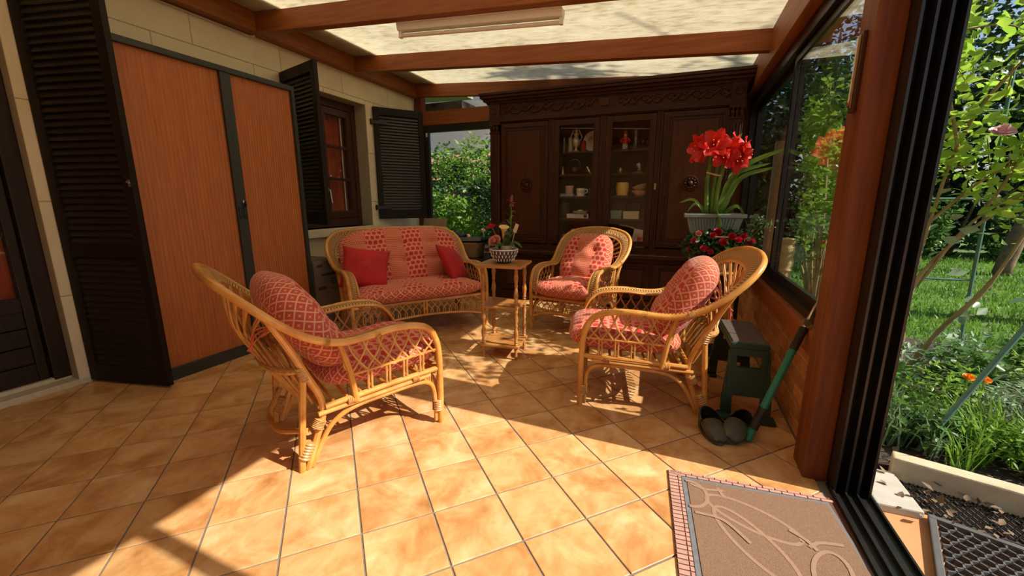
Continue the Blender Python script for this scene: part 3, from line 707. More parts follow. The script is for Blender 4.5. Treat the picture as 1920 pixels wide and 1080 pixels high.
for r_ in roots:
    put(r_, seat_me, 'seat_cushion', 'salmon patterned seat cushion on '+who[r_.name], 'cushion', (0,.425,.373), (R(2),0,0), 'armchair seat cushions')
    bc = put(r_, back_me, 'back_cushion', 'salmon patterned back cushion leaning in '+who[r_.name], 'cushion', (0,.102,.592), (R(58),0,pi+(R(-7) if r_.name.endswith('.001') else 0)), 'armchair back cushions')
    for s in (-1,1):
        m = MB(); 
        for k in range(3): m.tube(spline([(s*.19,.10,-.085),(s*.19+.02*(k-1),.11+.01*k,-.16),(s*.19+.04*(k-1),.10-.02*k,-.22)],4), .003, 5)
        m.build('tie', 'red_tie', bc, world=False)
sofa = bpy.data.objects['rattan_sofa']
sseat = cushion_mesh('sofa_seat_cushion', 1.14, .60, .16, ['fab_sofa','fab_lattice'], 34, 7, tufts=[(-.27,0,.05,.02),(.27,0,.05,.02),(0,0,.05,.02)], seed=3, edge=.25)
sback = cushion_mesh('sofa_back_cushion', 1.14, .57, .19, ['fab_sofa','fab_lattice'], 44, 3.6, tufts=[(x,y,.045,.03) for x in (-.27,0,.27) for y in (-.07,.10)], creases=[(0,0,.018,.022),(1,.10,.022,.016),(1,-.07,.022,.016)], seed=4, edge=.25)
put(sofa, sseat, 'sofa_seat_cushion', 'long salmon patterned seat cushion on the rattan sofa', 'cushion', (0,.42,.365), (R(2),0,0))
put(sofa, sback, 'sofa_back_cushion', 'tufted salmon checked back cushion along the rattan sofa', 'cushion', (0,.085,.625), (R(60),0,pi))
def pillow_mesh(name, w, t, seed):
    rr = random.Random(seed); n = 20; vs_=[]; fs=[]
    for side in (1,-1):
        base=len(vs_)
        for j in range(n+1):
            for i in range(n+1):
                a, b = -1+2*i/n, -1+2*j/n
                k_ = 1-.10*(1-a*a)*(abs(b)**2) ; k2 = 1-.10*(1-b*b)*(abs(a)**2)
                h = max(0,(1-a**2)*(1-b**2))**.42
                vs_.append((a*w/2*k2, b*w/2*k_, side*t/2*h + .006*h*math.sin(a*5+seed)*math.sin(b*6+2*seed)))
        for j in range(n):
            for i in range(n):
                f=(base+j*(n+1)+i,base+j*(n+1)+i+1,base+(j+1)*(n+1)+i+1,base+(j+1)*(n+1)+i); fs.append(f if side>0 else f[::-1])
    m=MB(); m.v=vs_; m.f=fs; m.m=[0]*len(fs); return m.mesh(name,'red_velvet',smooth='all',weld=True)
put(sofa, pillow_mesh('throw_pillow',.40,.14,1), 'throw_pillow', 'square red velvet pillow at the sofa end nearest the orange cabinet', 'pillow', (.40,.31,.56), (R(54),R(16),R(-24+180)), 'red sofa pillows')
put(sofa, pillow_mesh('throw_pillow',.38,.14,2), 'throw_pillow', 'crumpled red velvet pillow at the sofa end beside the small table', 'pillow', (-.40,.33,.545), (R(55),R(22),R(24+180)), 'red sofa pillows')
# ================================================================== CARVED HUTCH
HF, HB, HC = 4.50, 4.95, -.764
hu = thing('carved_hutch', 'huge dark carved wooden hutch with two glazed doors across the end wall', 'hutch', (HC,4.72,0))
xl, xr = HC-1.27, HC+1.27
def hp(nm, mb, mt='hutch_wood', par=None, **k): return mb.build(nm, mt, par or hu, **k)
# base cabinet
hp('base_body', MB().box(xl+.02,xr-.02,HF-.06,HB,.10,.50), bevel=.004)
hp('plinth', MB().box(xl,xr,HF-.09,HB,0,.10), 'hutch_wood_x', bevel=.006)
hp('base_frieze', MB().box(xl,xr,HF-.075,HB,.50,.545), 'hutch_wood_x', bevel=.004)
hp('base_top', MB().box(xl-.04,xr+.04,HF-.12,HB,.545,.585), 'hutch_wood_x', bevel=.010, seg=3)
dm = MB().box(-.009,.009,-.012,0,-.011,.011).mesh('dentil','hutch_wood')
nD = 74
for i in range(nD):
    o = link('dentil', dm, hu, False); o.location = Vector((xl+.03+(xr-xl-.06)*i/(nD-1), HF-.075, .522)) - hu.location
pitch = (xr-xl-.28)/4
for k in range(4):
    a = xl+.14+k*pitch+.02; b = a+pitch-.04
    d = hp('base_door', MB().box(a,b,HF-.085,HF-.06,.115,.49), bevel=.004)
    hp('raised_panel', MB().box(a+.07,b-.07,HF-.098,HF-.085,.18,.43), 'hutch_panel', d, bevel=.010)
    for (p,q,r_,s_) in ((a+.045,b-.045,.155,.17),(a+.045,b-.045,.44,.455)): hp('door_moulding', MB().box(p,q,HF-.10,HF-.085,r_,s_), 'hutch_wood_x', d, bevel=.004)
    for (p,q) in ((a+.045,a+.06),(b-.06,b-.045)): hp('door_moulding', MB().box(p,q,HF-.10,HF-.085,.155,.455), 'hutch_wood', d, bevel=.004)
# upper carcass
hp('side_panel', MB().box(xl+.02,xl+.045,HF,HB,.585,2.10)); hp('side_panel', MB().box(xr-.045,xr-.02,HF,HB,.585,2.10))
hp('back_panel', MB().box(xl+.045,xr-.045,HB-.02,HB,.585,2.10))
hp('bottom_board', MB().box(xl+.02,xr-.02,HF-.01,HB-.02,.585,.645), 'hutch_wood_x')
hp('head_board', MB().box(xl+.02,xr-.02,HF-.01,HB-.02,1.975,2.03), 'hutch_wood_x')
xs = [xl+.15, -1.315, HC, -.215, xr-.13]
for x in xs[1:-1]: hp('partition', MB().box(x-.014,x+.014,HF+.015,HB-.02,.645,1.975))
for z in (1.647, 1.413, 1.178, .94):
    for a, b in ((xs[1]+.014,xs[2]-.014),(xs[2]+.014,xs[3]-.014)): hp('shelf', MB().box(a,b,HF+.045,HB-.02,z-.018,z), 'hutch_wood_x', bevel=.002)
for x in xs[1:-1]:
    hp('front_stile', MB().box(x-.030,x+.030,HF-.022,HF+.015,.645,1.975), bevel=.006)
    hp('stile_bead', MB().tube([(x,HF-.024,.65),(x,HF-.024,1.97)],.010,8), smooth=True)
# pilasters
for s, x0 in ((-1,xl),(1,xr-.13)):
    hp('pilaster', MB().box(x0+.008,x0+.122,HF-.03,HF+.02,.645,1.86), bevel=.004)
    for i in range(4): hp('flute', MB().tube([(x0+.029+i*.024,HF-.031,.72),(x0+.029+i*.024,HF-.031,1.82)],.008,8), smooth=True)
    hp('pilaster_base', MB().box(x0,x0+.13,HF-.05,HF+.02,.585,.66), bevel=.010)
    hp('capital', MB().box(x0+.004,x0+.126,HF-.04,HF+.02,1.86,1.885).box(x0-.004,x0+.134,HF-.055,HF+.02,1.955,1.985), 'hutch_wood_x', bevel=.004)
    for i in range(3):
        m = MB(); m.tube(spline([(x0+.03+i*.035,HF-.04,1.885),(x0+.03+i*.035,HF-.052,1.92),(x0+.03+i*.035,HF-.075,1.952)],4),[.014,.018,.008],8); hp('acanthus_leaf', m, smooth=True)
# doors
def rosette(x, z, par, r=.072):
    m = MB(); Mx = Matrix.Rotation(R(90),4,'X'); m.lathe([(r,0),(r*1.06,.006),(r,.016),(r*.86,.016),(r*.82,.008),(r*.40,.008),(r*.36,.016),(r*.22,.026),(.001,.030)],28,(x,HF-.032,z),Mx); ro = hp('rosette', m, par=par, smooth=True)
    for k in range(10):
        a = 2*pi*k/10; m = MB(); m.ball((x+math.cos(a)*r*.61,HF-.045,z+math.sin(a)*r*.61),r*.17,8,6,(1,.6,1)); hp('petal', m, par=ro, smooth=True)
def panel_door(a, b):
    d = hp('panel_door', MB().box(a,b,HF-.025,HF+.01,.66,1.965), bevel=.004)
    for q, inset, dep in ((0,.035,.012),(1,.062,.006)):
        z0, z1 = .66+inset, 1.965-inset; A, B = a+inset, b-inset; w_ = .016
        for (p0,p1,r0,r1) in ((A,B,z0,z0+w_),(A,B,z1-w_,z1)): hp('door_moulding', MB().box(p0,p1,HF-.025-dep,HF-.025,r0,r1), 'hutch_wood_x', d, bevel=.004)
        for (p0,p1) in ((A,A+w_),(B-w_,B)): hp('door_moulding', MB().box(p0,p1,HF-.025-dep,HF-.025,z0+w_,z1-w_), 'hutch_wood', d, bevel=.004)
    hp('raised_panel', MB().box(a+.085,b-.085,HF-.034,HF-.025,.75,1.875), 'hutch_panel', d, bevel=.006)
    return d
d = panel_door(xs[0]-.01, xs[1]-.034); rosette(-1.585,1.305,hu)
d = panel_door(xs[3]+.034, xs[4]+.01); rosette(.098,1.295,hu)
for a, b in ((xs[1]+.032,xs[2]-.032),(xs[2]+.032,xs[3]-.032)):
    f = .062; m = MB(); m.box(a,a+f,HF-.024,HF+.008,.66,1.965).box(b-f,b,HF-.024,HF+.008,.66,1.965).box(a+f,b-f,HF-.024,HF+.008,.66,.715).box(a+f,b-f,HF-.024,HF+.008,1.905,1.965)
    d = hp('glazed_door', m, bevel=.004)
    m = MB(); w_ = .012
    for (p0,p1,r0,r1) in ((a+f-w_,b-f+w_,.715-w_,.715),(a+f-w_,b-f+w_,1.905,1.905+w_)): hp('door_moulding', MB().box(p0,p1,HF-.034,HF-.024,r0,r1), 'hutch_wood_x', d, bevel=.003)
    for p0 in (a+f-w_, b-f): hp('door_moulding', MB().box(p0,p0+w_,HF-.034,HF-.024,.715,1.905), 'hutch_wood', d, bevel=.003)
    hp('pane', MB().box(a+f,b-f,HF-.006,HF-.003,.715,1.905), 'pane', d)
hp('key_plate', MB().box(-.232,-.214,HF-.036,HF-.031,1.24,1.30), 'brass', bevel=.002)
# entablature
hp('architrave', MB().box(xl-.004,xr+.004,HF-.035,HB,1.985,2.035), 'hutch_wood_x', bevel=.006)
hp('frieze_board', MB().box(xl+.02,xr-.02,HF-.012,HB,2.035,2.175), 'hutch_wood_x')
for x0 in (xl, xr-.13):
    hp('corner_block', MB().box(x0,x0+.13,HF-.035,HF+.02,2.035,2.175), bevel=.005)
    m = MB(); m.lathe([(.034,0),(.036,.007),(.028,.012),(.012,.008),(.001,.016)],16,(x0+.065,HF-.035,2.105),Matrix.Rotation(R(90),4,'X')); hp('corner_boss', m, smooth=True)
sm = MB(); sm.tube([(math.cos(a)*r_, 0, math.sin(a)*r_) for a, r_ in [(q*.45, .048-.0032*q) for q in range(13)]], .0105, 6); s1 = sm.mesh('scroll_carving','hutch_wood',smooth='all')
lm = MB(); lm.tube(spline([(-.05,0,-.035),(-.015,-.004,.0),(.02,-.004,.03),(.05,0,.034)],4),[.005,.016,.014,.004],7); l1 = lm.mesh('leaf_carving','hutch_wood',smooth='all')
for i in range(20):
    x = xl+.19+i*((xr-xl-.38)/19)
    if abs(x-HC) < .07: continue
    o = link('scroll_carving', s1, hu, False); o.location = Vector((x,HF-.014,2.105))-hu.location; o.rotation_euler = (0,(pi if i%2 else 0)+ (0 if x<HC else pi),0)
    o = link('leaf_carving', l1, hu, False); o.location = Vector((x+.055,HF-.014,2.105))-hu.location; o.rotation_euler = (0,R(180) if i%2 else 0,0)
m = MB(); m.box(HC-.05,HC+.05,HF-.03,HF-.012,2.07,2.14); hp('cartouche', m, 'hutch_panel', bevel=.008)
dm2 = MB().box(-.008,.008,-.014,0,-.009,.009).mesh('dentil','hutch_wood')
for i in range(92):
    o = link('dentil', dm2, hu, False); o.location = Vector((xl+.02+(xr-xl-.04)*i/91, HF-.03, 2.188))-hu.location
for z0, z1, ov in ((2.175,2.20,.03),(2.20,2.228,.06),(2.228,2.256,.088),(2.256,2.285,.10)):
    hp('cornice_moulding', MB().box(xl-ov,xr+ov,HF-.005-ov,HB,z0,z1), 'hutch_wood_x', bevel=.006)

# ---- things behind the glass.  S1..S5 shelf heights
S = [1.647,1.413,1.178,.94,.645]
def jar(name, label, cat, x, y, z, prof, mt, n=20, extra=None, group=None, sx=1, sy=1):
    if extra is None:
        o = MB().lathe(prof,n,(0,0,0),sx=sx,sy=sy).build(name, mt, None, smooth=True); o.location=(x,y,z+.001); return tag(o,label,cat,group)
    t = thing(name,label,cat,(x,y,z+.001),0,group); MB().lathe(prof,n,sx=sx,sy=sy).build('body',mt,t,smooth=True,world=False)
    for nm, mb, m2 in extra: mb.build(nm,m2,t,smooth=True,world=False)
    return t
Y1 = 4.66
jar('glass_jar','tall clear glass jar at the left end of the top hutch shelf','jar',-1.215,Y1,S[0],[(.03,0),(.035,.01),(.035,.13),(.028,.15),(.028,.165)],'clear_glass')
jar('tankard','grey stoneware tankard on the top hutch shelf','tankard',-1.145,Y1+.03,S[0],[(.033,0),(.036,.01),(.030,.10),(.032,.15),(.034,.16)],'ceramic_cream')
jar('ornate_vase','pale ornate two-handled vase on the top hutch shelf','vase',-1.07,Y1-.05,S[0],[(.036,0),(.038,.008),(.016,.02),(.011,.04),(.03,.06),(.044,.09),(.044,.12),(.026,.145),(.02,.165),(.032,.19),(.03,.195)],'silver_pale',24,
  [('handle',MB().tube(spline([(s*.042,0,.115),(s*.062,0,.15),(s*.045,0,.19),(s*.03,0,.225)],5),.006,6),'silver_pale') for s in (-1,1)]+[('finial',MB().ball((0,0,.215),.02,10,7,(1,1,1.4)),'silver_pale')])
jar('red_glass','small ruby red glass beside the pale ornate vase','glass',-1.005,Y1+.03,S[0],[(.02,0),(.026,.02),(.03,.1),(.02,.125)],'ceramic_red')
pl = thing('display_plate','round cream plate with a yellow picture propped on the top hutch shelf','plate',(-.90,Y1+.06,S[0]+.001)); Mp = Matrix.Translation((0,0,.115)) @ Matrix.Rotation(R(78),4,'X')
MB().lathe([(.001,0),(.07,0),(.112,.012),(.114,.016),(.07,.006),(.001,.006)],32,M=Mp).build('rim','ceramic_white',pl,smooth=True,world=False)
MB().lathe([(.001,.0065),(.068,.0065),(.001,.0075)],28,M=Mp).build('painted_centre','ceramic_cream',pl,world=False)
MB().tube(spline([(-.05,-.03,.03),(-.04,-.035,.005),(0,-.02,.003),(.04,-.035,.005),(.05,-.03,.03)],4),.004,6).build('plate_stand','black_plastic',pl,smooth=True,world=False)
jar('brass_bell','small brass bell at the left of the second hutch shelf','bell',-1.225,Y1,S[1],[(.026,0),(.022,.02),(.018,.05),(.02,.06),(.008,.07),(.012,.085),(.002,.095)],'gold')
bk = thing('glass_basket','dark glass basket with a high hoop handle on the second shelf','basket',(-1.085,Y1-.02,S[1]+.001))
MB().lathe([(.03,0),(.055,.02),(.066,.06),(.07,.075),(.064,.075),(.05,.03),(.001,.012)],24).build('bowl','smoke_glass',bk,smooth=True,world=False)
MB().tube([(math.cos(a)*.066,0,.075+math.sin(a)*.085) for a in [pi*q/16 for q in range(17)]],.006,7).build('handle','smoke_glass',bk,smooth=True,world=False)
jar('dark_trinket','small dark trinket pot at the right of the second shelf','trinket',-.945,Y1,S[1],[(.02,0),(.034,.02),(.034,.04),(.01,.055),(.006,.07)],'ceramic_dark')
o = MB().obox((0,0,.045),(.012,.004,.08),(R(15),R(-28),0)).build('silver_spoon','steel'); o.location=(-.925,Y1-.04,S[1]); tag(o,'tiny bright silver spoon leaning on the second hutch shelf','spoon')
jar('pink_cup','pink straight-sided cup on a blue box on the third shelf','cup',-1.135,Y1-.03,S[2]+.03,[(.040,0),(.043,.005),(.050,.085),(.047,.085),(.041,.008),(.001,.008)],'ceramic_pink')
o = MB().box(-.075,.075,-.05,.05,0,.028).build('blue_box','box_blue',None,bevel=.002); o.location=(-1.155,Y1-.03,S[2]+.001); tag(o,'flat blue patterned box under the pink cup','box')
mg = jar('white_mug','white mug with a side handle on a saucer on the third shelf','mug',-1.0,Y1-.06,S[2],[(.056,0),(.06,.008),(.04,.008),(.042,.014),(.048,.085),(.045,.085),(.04,.02),(.001,.018)],'ceramic_white',24,[('handle',MB().tube(spline([(.045,0,.072),(.07,0,.07),(.072,0,.045),(.044,0,.03)],5),.0065,7),'ceramic_white'),('printed_band',MB().lathe([(.0452,.035),(.0476,.06)],24),'ceramic_cream')])
jar('blue_bottle','slim blue-grey bottle behind the white mug','bottle',-.925,Y1+.1,S[2],[(.03,0),(.034,.01),(.034,.08),(.014,.11),(.014,.14)],'smoke_glass')
jar('dark_canister','tall dark canister at the left of the fourth shelf','canister',-1.20,Y1+.04,S[3],[(.05,0),(.052,.01),(.052,.14),(.054,.145),(.054,.16),(.001,.165)],'ceramic_dark')
b = thing('white_box','long white carton on the fourth hutch shelf','box',(-1.02,Y1-.05,S[3]+.001)); MB().box(-.12,.12,-.05,.05,0,.048).build('carton','box_white',b,bevel=.002,world=False); MB().box(.07,.105,-.0506,-.05,.008,.042).build('printed_patch','card_print',b,world=False)
for i in range(3):
    o = MB().lathe([(.001,0),(.05,0),(.085,.008),(.086,.011),(.05,.004),(.001,.004)],24).build('dinner_plate','ceramic_white',None,smooth=True); o.location=(-1.0,Y1-.045,S[3]+.051+i*.009); tag(o,['lowest plate of the white stack on the white carton','middle plate of the white stack on the white carton','topmost plate of the white stack on the white carton'][i],'plate')
jar('small_dish','small white dish upside down on top of the plate stack','dish',-1.0,Y1-.045,S[3]+.081,[(.03,0),(.032,.004),(.02,.012),(.001,.014)],'ceramic_white')
jar('glass_bowl','crumpled clear glass bowl at the bottom left of the hutch','bowl',-1.165,Y1-.06,S[4],[(.05,0),(.075,.03),(.085,.08),(.07,.12),(.065,.118),(.078,.08),(.06,.03),(.001,.01)],'clear_glass',9)
jar('milk_jug','cream flowered jug with a big handle on the bottom shelf','jug',-.985,Y1-.03,S[4],[(.055,0),(.06,.01),(.075,.06),(.07,.11),(.058,.15),(.066,.175),(.062,.175),(.05,.15),(.001,.145)],'ceramic_cream',24,[('handle',MB().tube(spline([(-.062,0,.16),(-.105,0,.165),(-.115,0,.11),(-.075,0,.055)],5),.010,8),'ceramic_white')])
# right-hand glazed bay
dl = thing('piper_doll','small costumed doll in a red jacket and checked skirt','doll',(-.555,Y1-.04,S[0]+.001))
MB().lathe([(.03,.005),(.034,.01),(.026,.06),(.024,.062)],16).build('skirt','tartan',dl,smooth=True,world=False)
MB().lathe([(.026,.058),(.03,.08),(.036,.11),(.030,.125),(.012,.13)],14,sy=.7).build('jacket','ceramic_red',dl,smooth=True,world=False)
MB().ball((0,0,.148),.018,10,8,(1,1,1.15)).build('head','ceramic_pink',dl,smooth=True,world=False)
MB().lathe([(.020,.155),(.019,.18),(.012,.19),(.001,.192)],12).build('hat','ceramic_red',dl,smooth=True,world=False)
for s in (-1,1): MB().tube(spline([(s*.03,0,.115),(s*.048,-.01,.09),(s*.03,-.03,.075)],4),.009,7).build('arm','ceramic_red',dl,smooth=True,world=False)
jar('cut_glass_vase','tall flared cut glass vase beside the costumed doll','vase',-.455,Y1,S[0],[(.034,0),(.036,.01),(.034,.03),(.042,.12),(.056,.2),(.052,.2),(.038,.12),(.03,.03),(.001,.02)],'clear_glass',10)
for i in range(3):
    jar('wine_glass',['left wine glass of three on the right end of the top shelf','middle wine glass of three on the right end of the top shelf','right wine glass of three on the right end of the top shelf'][i],'glass',-.385+.045*i,Y1+.06*(i%2),S[0],[(.022,0),(.022,.003),(.004,.008),(.004,.05),(.02,.065),(.024,.1),(.022,.1),(.018,.068),(.001,.056)],'clear_glass',14,group='wine glasses on the top shelf')
jar('gold_ball','small gold ball ornament on the second shelf of the right bay','ornament',-.59,Y1-.03,S[1],[(.001,0),(.018,.006),(.027,.03),(.02,.05),(.006,.058),(.005,.066)],'gold')
dm_ = thing('glass_dome','glass dome over a dried ornament on the second shelf','dome',(-.40,Y1-.03,S[1]+.001))
MB().lathe([(.055,0),(.056,.012),(.001,.014)],20).build('base','gold',dm_,smooth=True,world=False)
MB().lathe([(.05,.014),(.05,.07),(.038,.11),(.018,.128),(.001,.132)],20).build('dome_glass','clear_glass',dm_,smooth=True,world=False)
m = MB()
for i in range(18):
    a = random.random()*6.28; m.ball((math.cos(a)*.022*random.random(),math.sin(a)*.02,.03+.065*random.random()),.011,6,5)
m.build('dried_flowers','ceramic_cream',dm_,smooth=True,world=False)
jar('small_tumbler','plain tumbler at the right end of the second shelf','glass',-.31,Y1+.02,S[1],[(.025,0),(.03,.09),(.028,.09),(.023,.006),(.001,.006)],'clear_glass',14)
jar('yellow_pot','yellow ribbed ceramic pot on a saucer on the third shelf','pot',-.555,Y1-.06,S[2]+.008,[(.050,0),(.058,.012),(.066,.05),(.066,.10),(.060,.132),(.055,.132),(.058,.05),(.001,.02)],'ceramic_yellow',14)
jar('white_saucer','flat white saucer under the yellow pot','saucer',-.555,Y1-.06,S[2],[(.001,0),(.07,.002),(.085,.007),(.001,.007)],'ceramic_white')
jar('pink_bowl','wide pink-grey bowl on the third shelf of the right bay','bowl',-.375,Y1-.04,S[2],[(.04,0),(.05,.008),(.085,.05),(.088,.056),(.08,.052),(.04,.012),(.001,.01)],'ceramic_pink',28)
o = MB().lathe([(.04,0),(.05,.008),(.085,.05),(.088,.056),(.08,.052),(.04,.012),(.001,.01)],28).build('tilted_bowl','ceramic_pink',None,smooth=True); o.location=(-.36,Y1-.035,S[2]+.062); o.rotation_euler=(0,R(-18),0); tag(o,'pink-grey bowl tilted inside the wide bowl','bowl')
for nm, lb, x0, x1, z1, mt, yy in (('green_box','pale green carton on the fourth shelf of the right bay',-.66,-.545,.085,'box_green',0),('cream_box','cream lidded box beside the pale green carton',-.53,-.365,.078,'box_cream',0)):
    t = thing(nm,lb,'box',((x0+x1)/2,Y1-.06,S[3]+.001)); w_=(x1-x0)/2; MB().box(-w_+.003,w_-.003,-.05,.05,0,z1).build('carton',mt,t,bevel=.002,world=False); MB().box(-w_,w_,-.053,.053,z1-.015,z1+.003).build('lid',mt,t,bevel=.002,world=False)
for i,x in enumerate((-.60,-.44)):
    o = MB().box(-.07,.07,-.04,.04,0,.17).build('dark_album','ceramic_dark',None,bevel=.004); o.location=(x,Y1+.12,S[3]+.001); tag(o,['dark album standing behind the pale green carton','dark album standing behind the cream lidded box'][i],'album')
jar('clock_glass','small round glass at the right end of the fourth shelf','glass',-.315,Y1-.04,S[3],[(.02,0),(.034,.03),(.036,.06),(.028,.09),(.026,.09),(.03,.04),(.001,.01)],'clear_glass',16)
ph = thing('photo_card','pink photo card leaning at the bottom of the right bay','card',(-.365,Y1-.10,S[4]+.001)); ph.rotation_euler=(R(-12),R(8),0)
MB().box(-.07,.07,0,.004,0,.19).build('card','box_white',ph,world=False); MB().box(-.055,.055,-.001,0,.035,.145).build('print','photo_pink',ph,world=False); MB().box(-.02,.03,-.0016,-.001,.05,.11).build('printed_figure','ceramic_red',ph,world=False)
jar('small_white_cup','tiny white cup at the bottom of the right bay','cup',-.545,Y1-.05,S[4],[(.02,0),(.028,.045),(.025,.045),(.001,.006)],'ceramic_white',14)
for i in range(4): jar('liqueur_bottle',['leftmost','second','third','rightmost'][i]+' small dark bottle in the bottom row of the right bay','bottle',-.63+.065*i,Y1+.05,S[4],[(.022,0),(.024,.01),(.024,.07),(.009,.1),(.009,.13)],'smoke_glass',12,group='liqueur bottles in the hutch')

# ================================================================== SIDE TABLE + ARRANGEMENT
TZ = .69; TC = (-1.138,2.735)
t = thing('side_table','small square wooden side table with turned legs and two lower shelves','table',(*TC,0),R(6))
MB().box(-.168,.168,-.168,.168,TZ-.02,TZ).build('table_top','table_wood',t,bevel=.006,world=False)
for z, hw in ((.39,.135),(.105,.145)): MB().box(-hw,hw,-hw,hw,z-.016,z).build('shelf','table_wood',t,bevel=.004,world=False)
def turned(z0, z1, r=.0145):
    L = z1-z0; P = [(0,.8),(.04,1.0),(.07,.7),(.10,1.05),(.14,.75),(.30,1.25),(.40,1.0),(.50,.62),(.56,1.0),(.60,.7),(.75,1.2),(.88,.75),(.92,1.05),(.96,.75),(1,1)]
    return [(r*q, z0+L*p) for p, q in P]
for sx in (-1,1):
    for sy in (-1,1):
        m = MB(); m.lathe([(.008,0),(.013,.02),(.010,.04),(.015,.085)]+turned(.105,.375)+turned(.39,TZ-.02),12,(sx*.122,sy*.122,0)); m.build('leg','table_wood',t,smooth=True,world=False)
fa = thing('flower_arrangement','mixed rose, lily and orchid arrangement in a white openwork bowl','flowers',(TC[0]+.005,TC[1]-.02,TZ+.001))
def bp(nm, mb, mt, sm=True, par=fa): return mb.build(nm, mt, par, smooth=sm, world=False)
m = MB(); m.lathe([(.045,0),(.052,.004),(.075,.03),(.098,.075),(.103,.098),(.098,.098),(.07,.035),(.001,.012)],32); bowl = bp('bowl', m, 'ceramic_dark')
for row in range(3):
    for k in range(22):
        a = 2*pi*(k+.5*(row%2))/22; z = .026+row*.026; r_ = .074+.0115*row+ (0 if row else -.001)
        m = MB(); m.ball((0,0,0),.009,7,5,(.55,.5,1.5),Matrix.Rotation(a,3,'Z') @ Matrix.Rotation(R(28),3,'Y')); 
        o = m.build('openwork_petal','ceramic_white',bowl,smooth=True,world=False); o.location=(math.cos(a)*r_,math.sin(a)*r_,z)
bp('bowl_rim', MB().tube([(math.cos(q*2*pi/32)*.101,math.sin(q*2*pi/32)*.101,.098) for q in range(32)],.005,6,True),'ceramic_white')
bp('inner_pot', MB().lathe([(.035,.05),(.045,.128),(.042,.128),(.03,.055)],16,(.02,-.01,0)),'ceramic_cream')
def blade(p0, p1, p2, w, n=7, fold=.25, twist=0.):
    """leaf blade along a curve"""
    P = spline([p0,p1,p2],n); m = MB(); vs_=[]; N_=len(P)
    for i,p in enumerate(P):
        tdir = (P[min(N_-1,i+1)]-P[max(0,i-1)]).normalized(); sd = tdir.cross(Vector((0,0,1))); sd = sd.normalized() if sd.length>1e-4 else Vector((1,0,0)); nr = sd.cross(tdir); sd, nr = sd*math.cos(twist)+nr*math.sin(twist), nr*math.cos(twist)-sd*math.sin(twist)
        f = i/(N_-1); ww = w/2*(min(1,f*5+.35))*(1-f**3)**.8+.0004
        vs_ += [p-sd*ww+nr*ww*fold, p, p+sd*ww+nr*ww*fold]
    m.add(vs_,[(3*i+k,3*i+k+1,3*i+4+k,3*i+3+k) for i in range(N_-1) for k in range(2)]); return m
def rose_bloom(c, r, tilt=(0,0,0), layers=4, seed=0):
    rr = random.Random(seed); m = MB(); M = Matrix.Translation(c) @ Matrix.Rotation(tilt[1],4,'Y') @ Matrix.Rotation(tilt[0],4,'X')
    for L in range(layers):
        nP = 3+L; R0 = r*(.25+.75*L/(layers-1)); op = .15+.75*L/(layers-1)
        for k in range(nP):
            a0 = 2*pi*k/nP + L*.7; vs_=[]; nu, nv = 5, 4
            for i in range(nu):
                for j in range(nv):
                    a = a0 + (i/(nu-1)-.5)*2*pi/nP*1.5; h = j/(nv-1)
                    rad = R0*(.25+.75*math.sin(h*pi/2))*(1+.12*rr.random()) if j else R0*.12
                    z = r*(.0+ (1.25-.55*op)*h - op*.35*h*h) ; edge = 1-.25*abs(i/(nu-1)-.5)*2*h
                    vs_.append(M @ Vector((math.cos(a)*rad,math.sin(a)*rad,z*edge)))
            m.add(vs_,[(i*nv+j,(i+1)*nv+j,(i+1)*nv+j+1,i*nv+j+1) for i in range(nu-1) for j in range(nv-1)])
    return m
def stemline(p, q, r=.003, bend=(0,0,0)): a=Vector(p); b=Vector(q); return MB().tube(spline([a,(a+b)/2+Vector(bend),b],5),r,6)
bp('stem', stemline((.0,0,.08),(-.085,-.01,.25)),'stem'); bp('red_rose', rose_bloom((-.09,-.01,.245),.034,(R(-10),R(-25),0),5,1),'petal_crimson')
bp('stem', stemline((0,-.02,.08),(-.035,-.06,.165)),'stem'); bp('pink_carnation', rose_bloom((-.038,-.062,.155),.044,(R(50),R(-10),0),6,2),'petal_pink')
bp('stem', stemline((0,0,.08),(.01,-.03,.19)),'stem')
m = MB(); Ml = Matrix.Rotation(R(18),4,'X') @ Matrix.Rotation(R(12),4,'Y'); m.lathe([(.006,0),(.010,.03),(.016,.06),(.028,.085),(.036,.092)],14,(.008,-.03,.175),Ml); bp('yellow_lily',m,'petal_yellow')
bp('stem', stemline((.02,.02,.08),(.045,.03,.42),.003,(.012,0,0)),'stem')
m = MB()
for k in range(3): m.v; 
for k,(dx,dz) in enumerate(((-.04,.02),(.035,-.005),(.012,.055),(-.012,-.03),(.02,-.032))):
    bp('orchid_petal', blade((.048,.03,.425),(.048+dx*.5,.022,.425+dz*.6),(.048+dx,.015,.425+dz),.020,5),'petal_dark')
bp('dark_tulip', rose_bloom((-.012,.02,.262),.03,(0,0,0),4,5),'petal_dark'); bp('stem', stemline((0,.01,.08),(-.012,.02,.265)),'stem')
for i in range(14):
    a = i*2.4; z = .13+.016*i; bp('fern_leaflet', blade((.036+.0008*i,.02,z),(.036+math.cos(a)*.03,.02+math.sin(a)*.03,z+.03),(.036+math.cos(a)*.052,.02+math.sin(a)*.045,z+.02),.014,4),'leaf_mid')
for i,a in enumerate((-2.9,-2.3,-1.6,-.7,-.2,.6,2.6,3.4)):
    bp('broad_leaf', blade((math.cos(a)*.03,math.sin(a)*.03,.10),(math.cos(a)*.09,math.sin(a)*.08,.145),(math.cos(a)*.155,math.sin(a)*.13,.115),.05,6),'leaf_dark' if i%2 else 'leaf_mid')
bp('broad_leaf', blade((.03,-.03,.10),(.045,-.05,.18),(.04,-.045,.25),.055,6),'leaf_dark')
bp('card_stick', stemline((.06,-.02,.10),(.095,-.03,.22),.0022),'wire'); bp('gift_tag', MB().obox((.105,-.032,.25),(.026,.003,.062),(0,R(20),0)),'ceramic_cream',False)
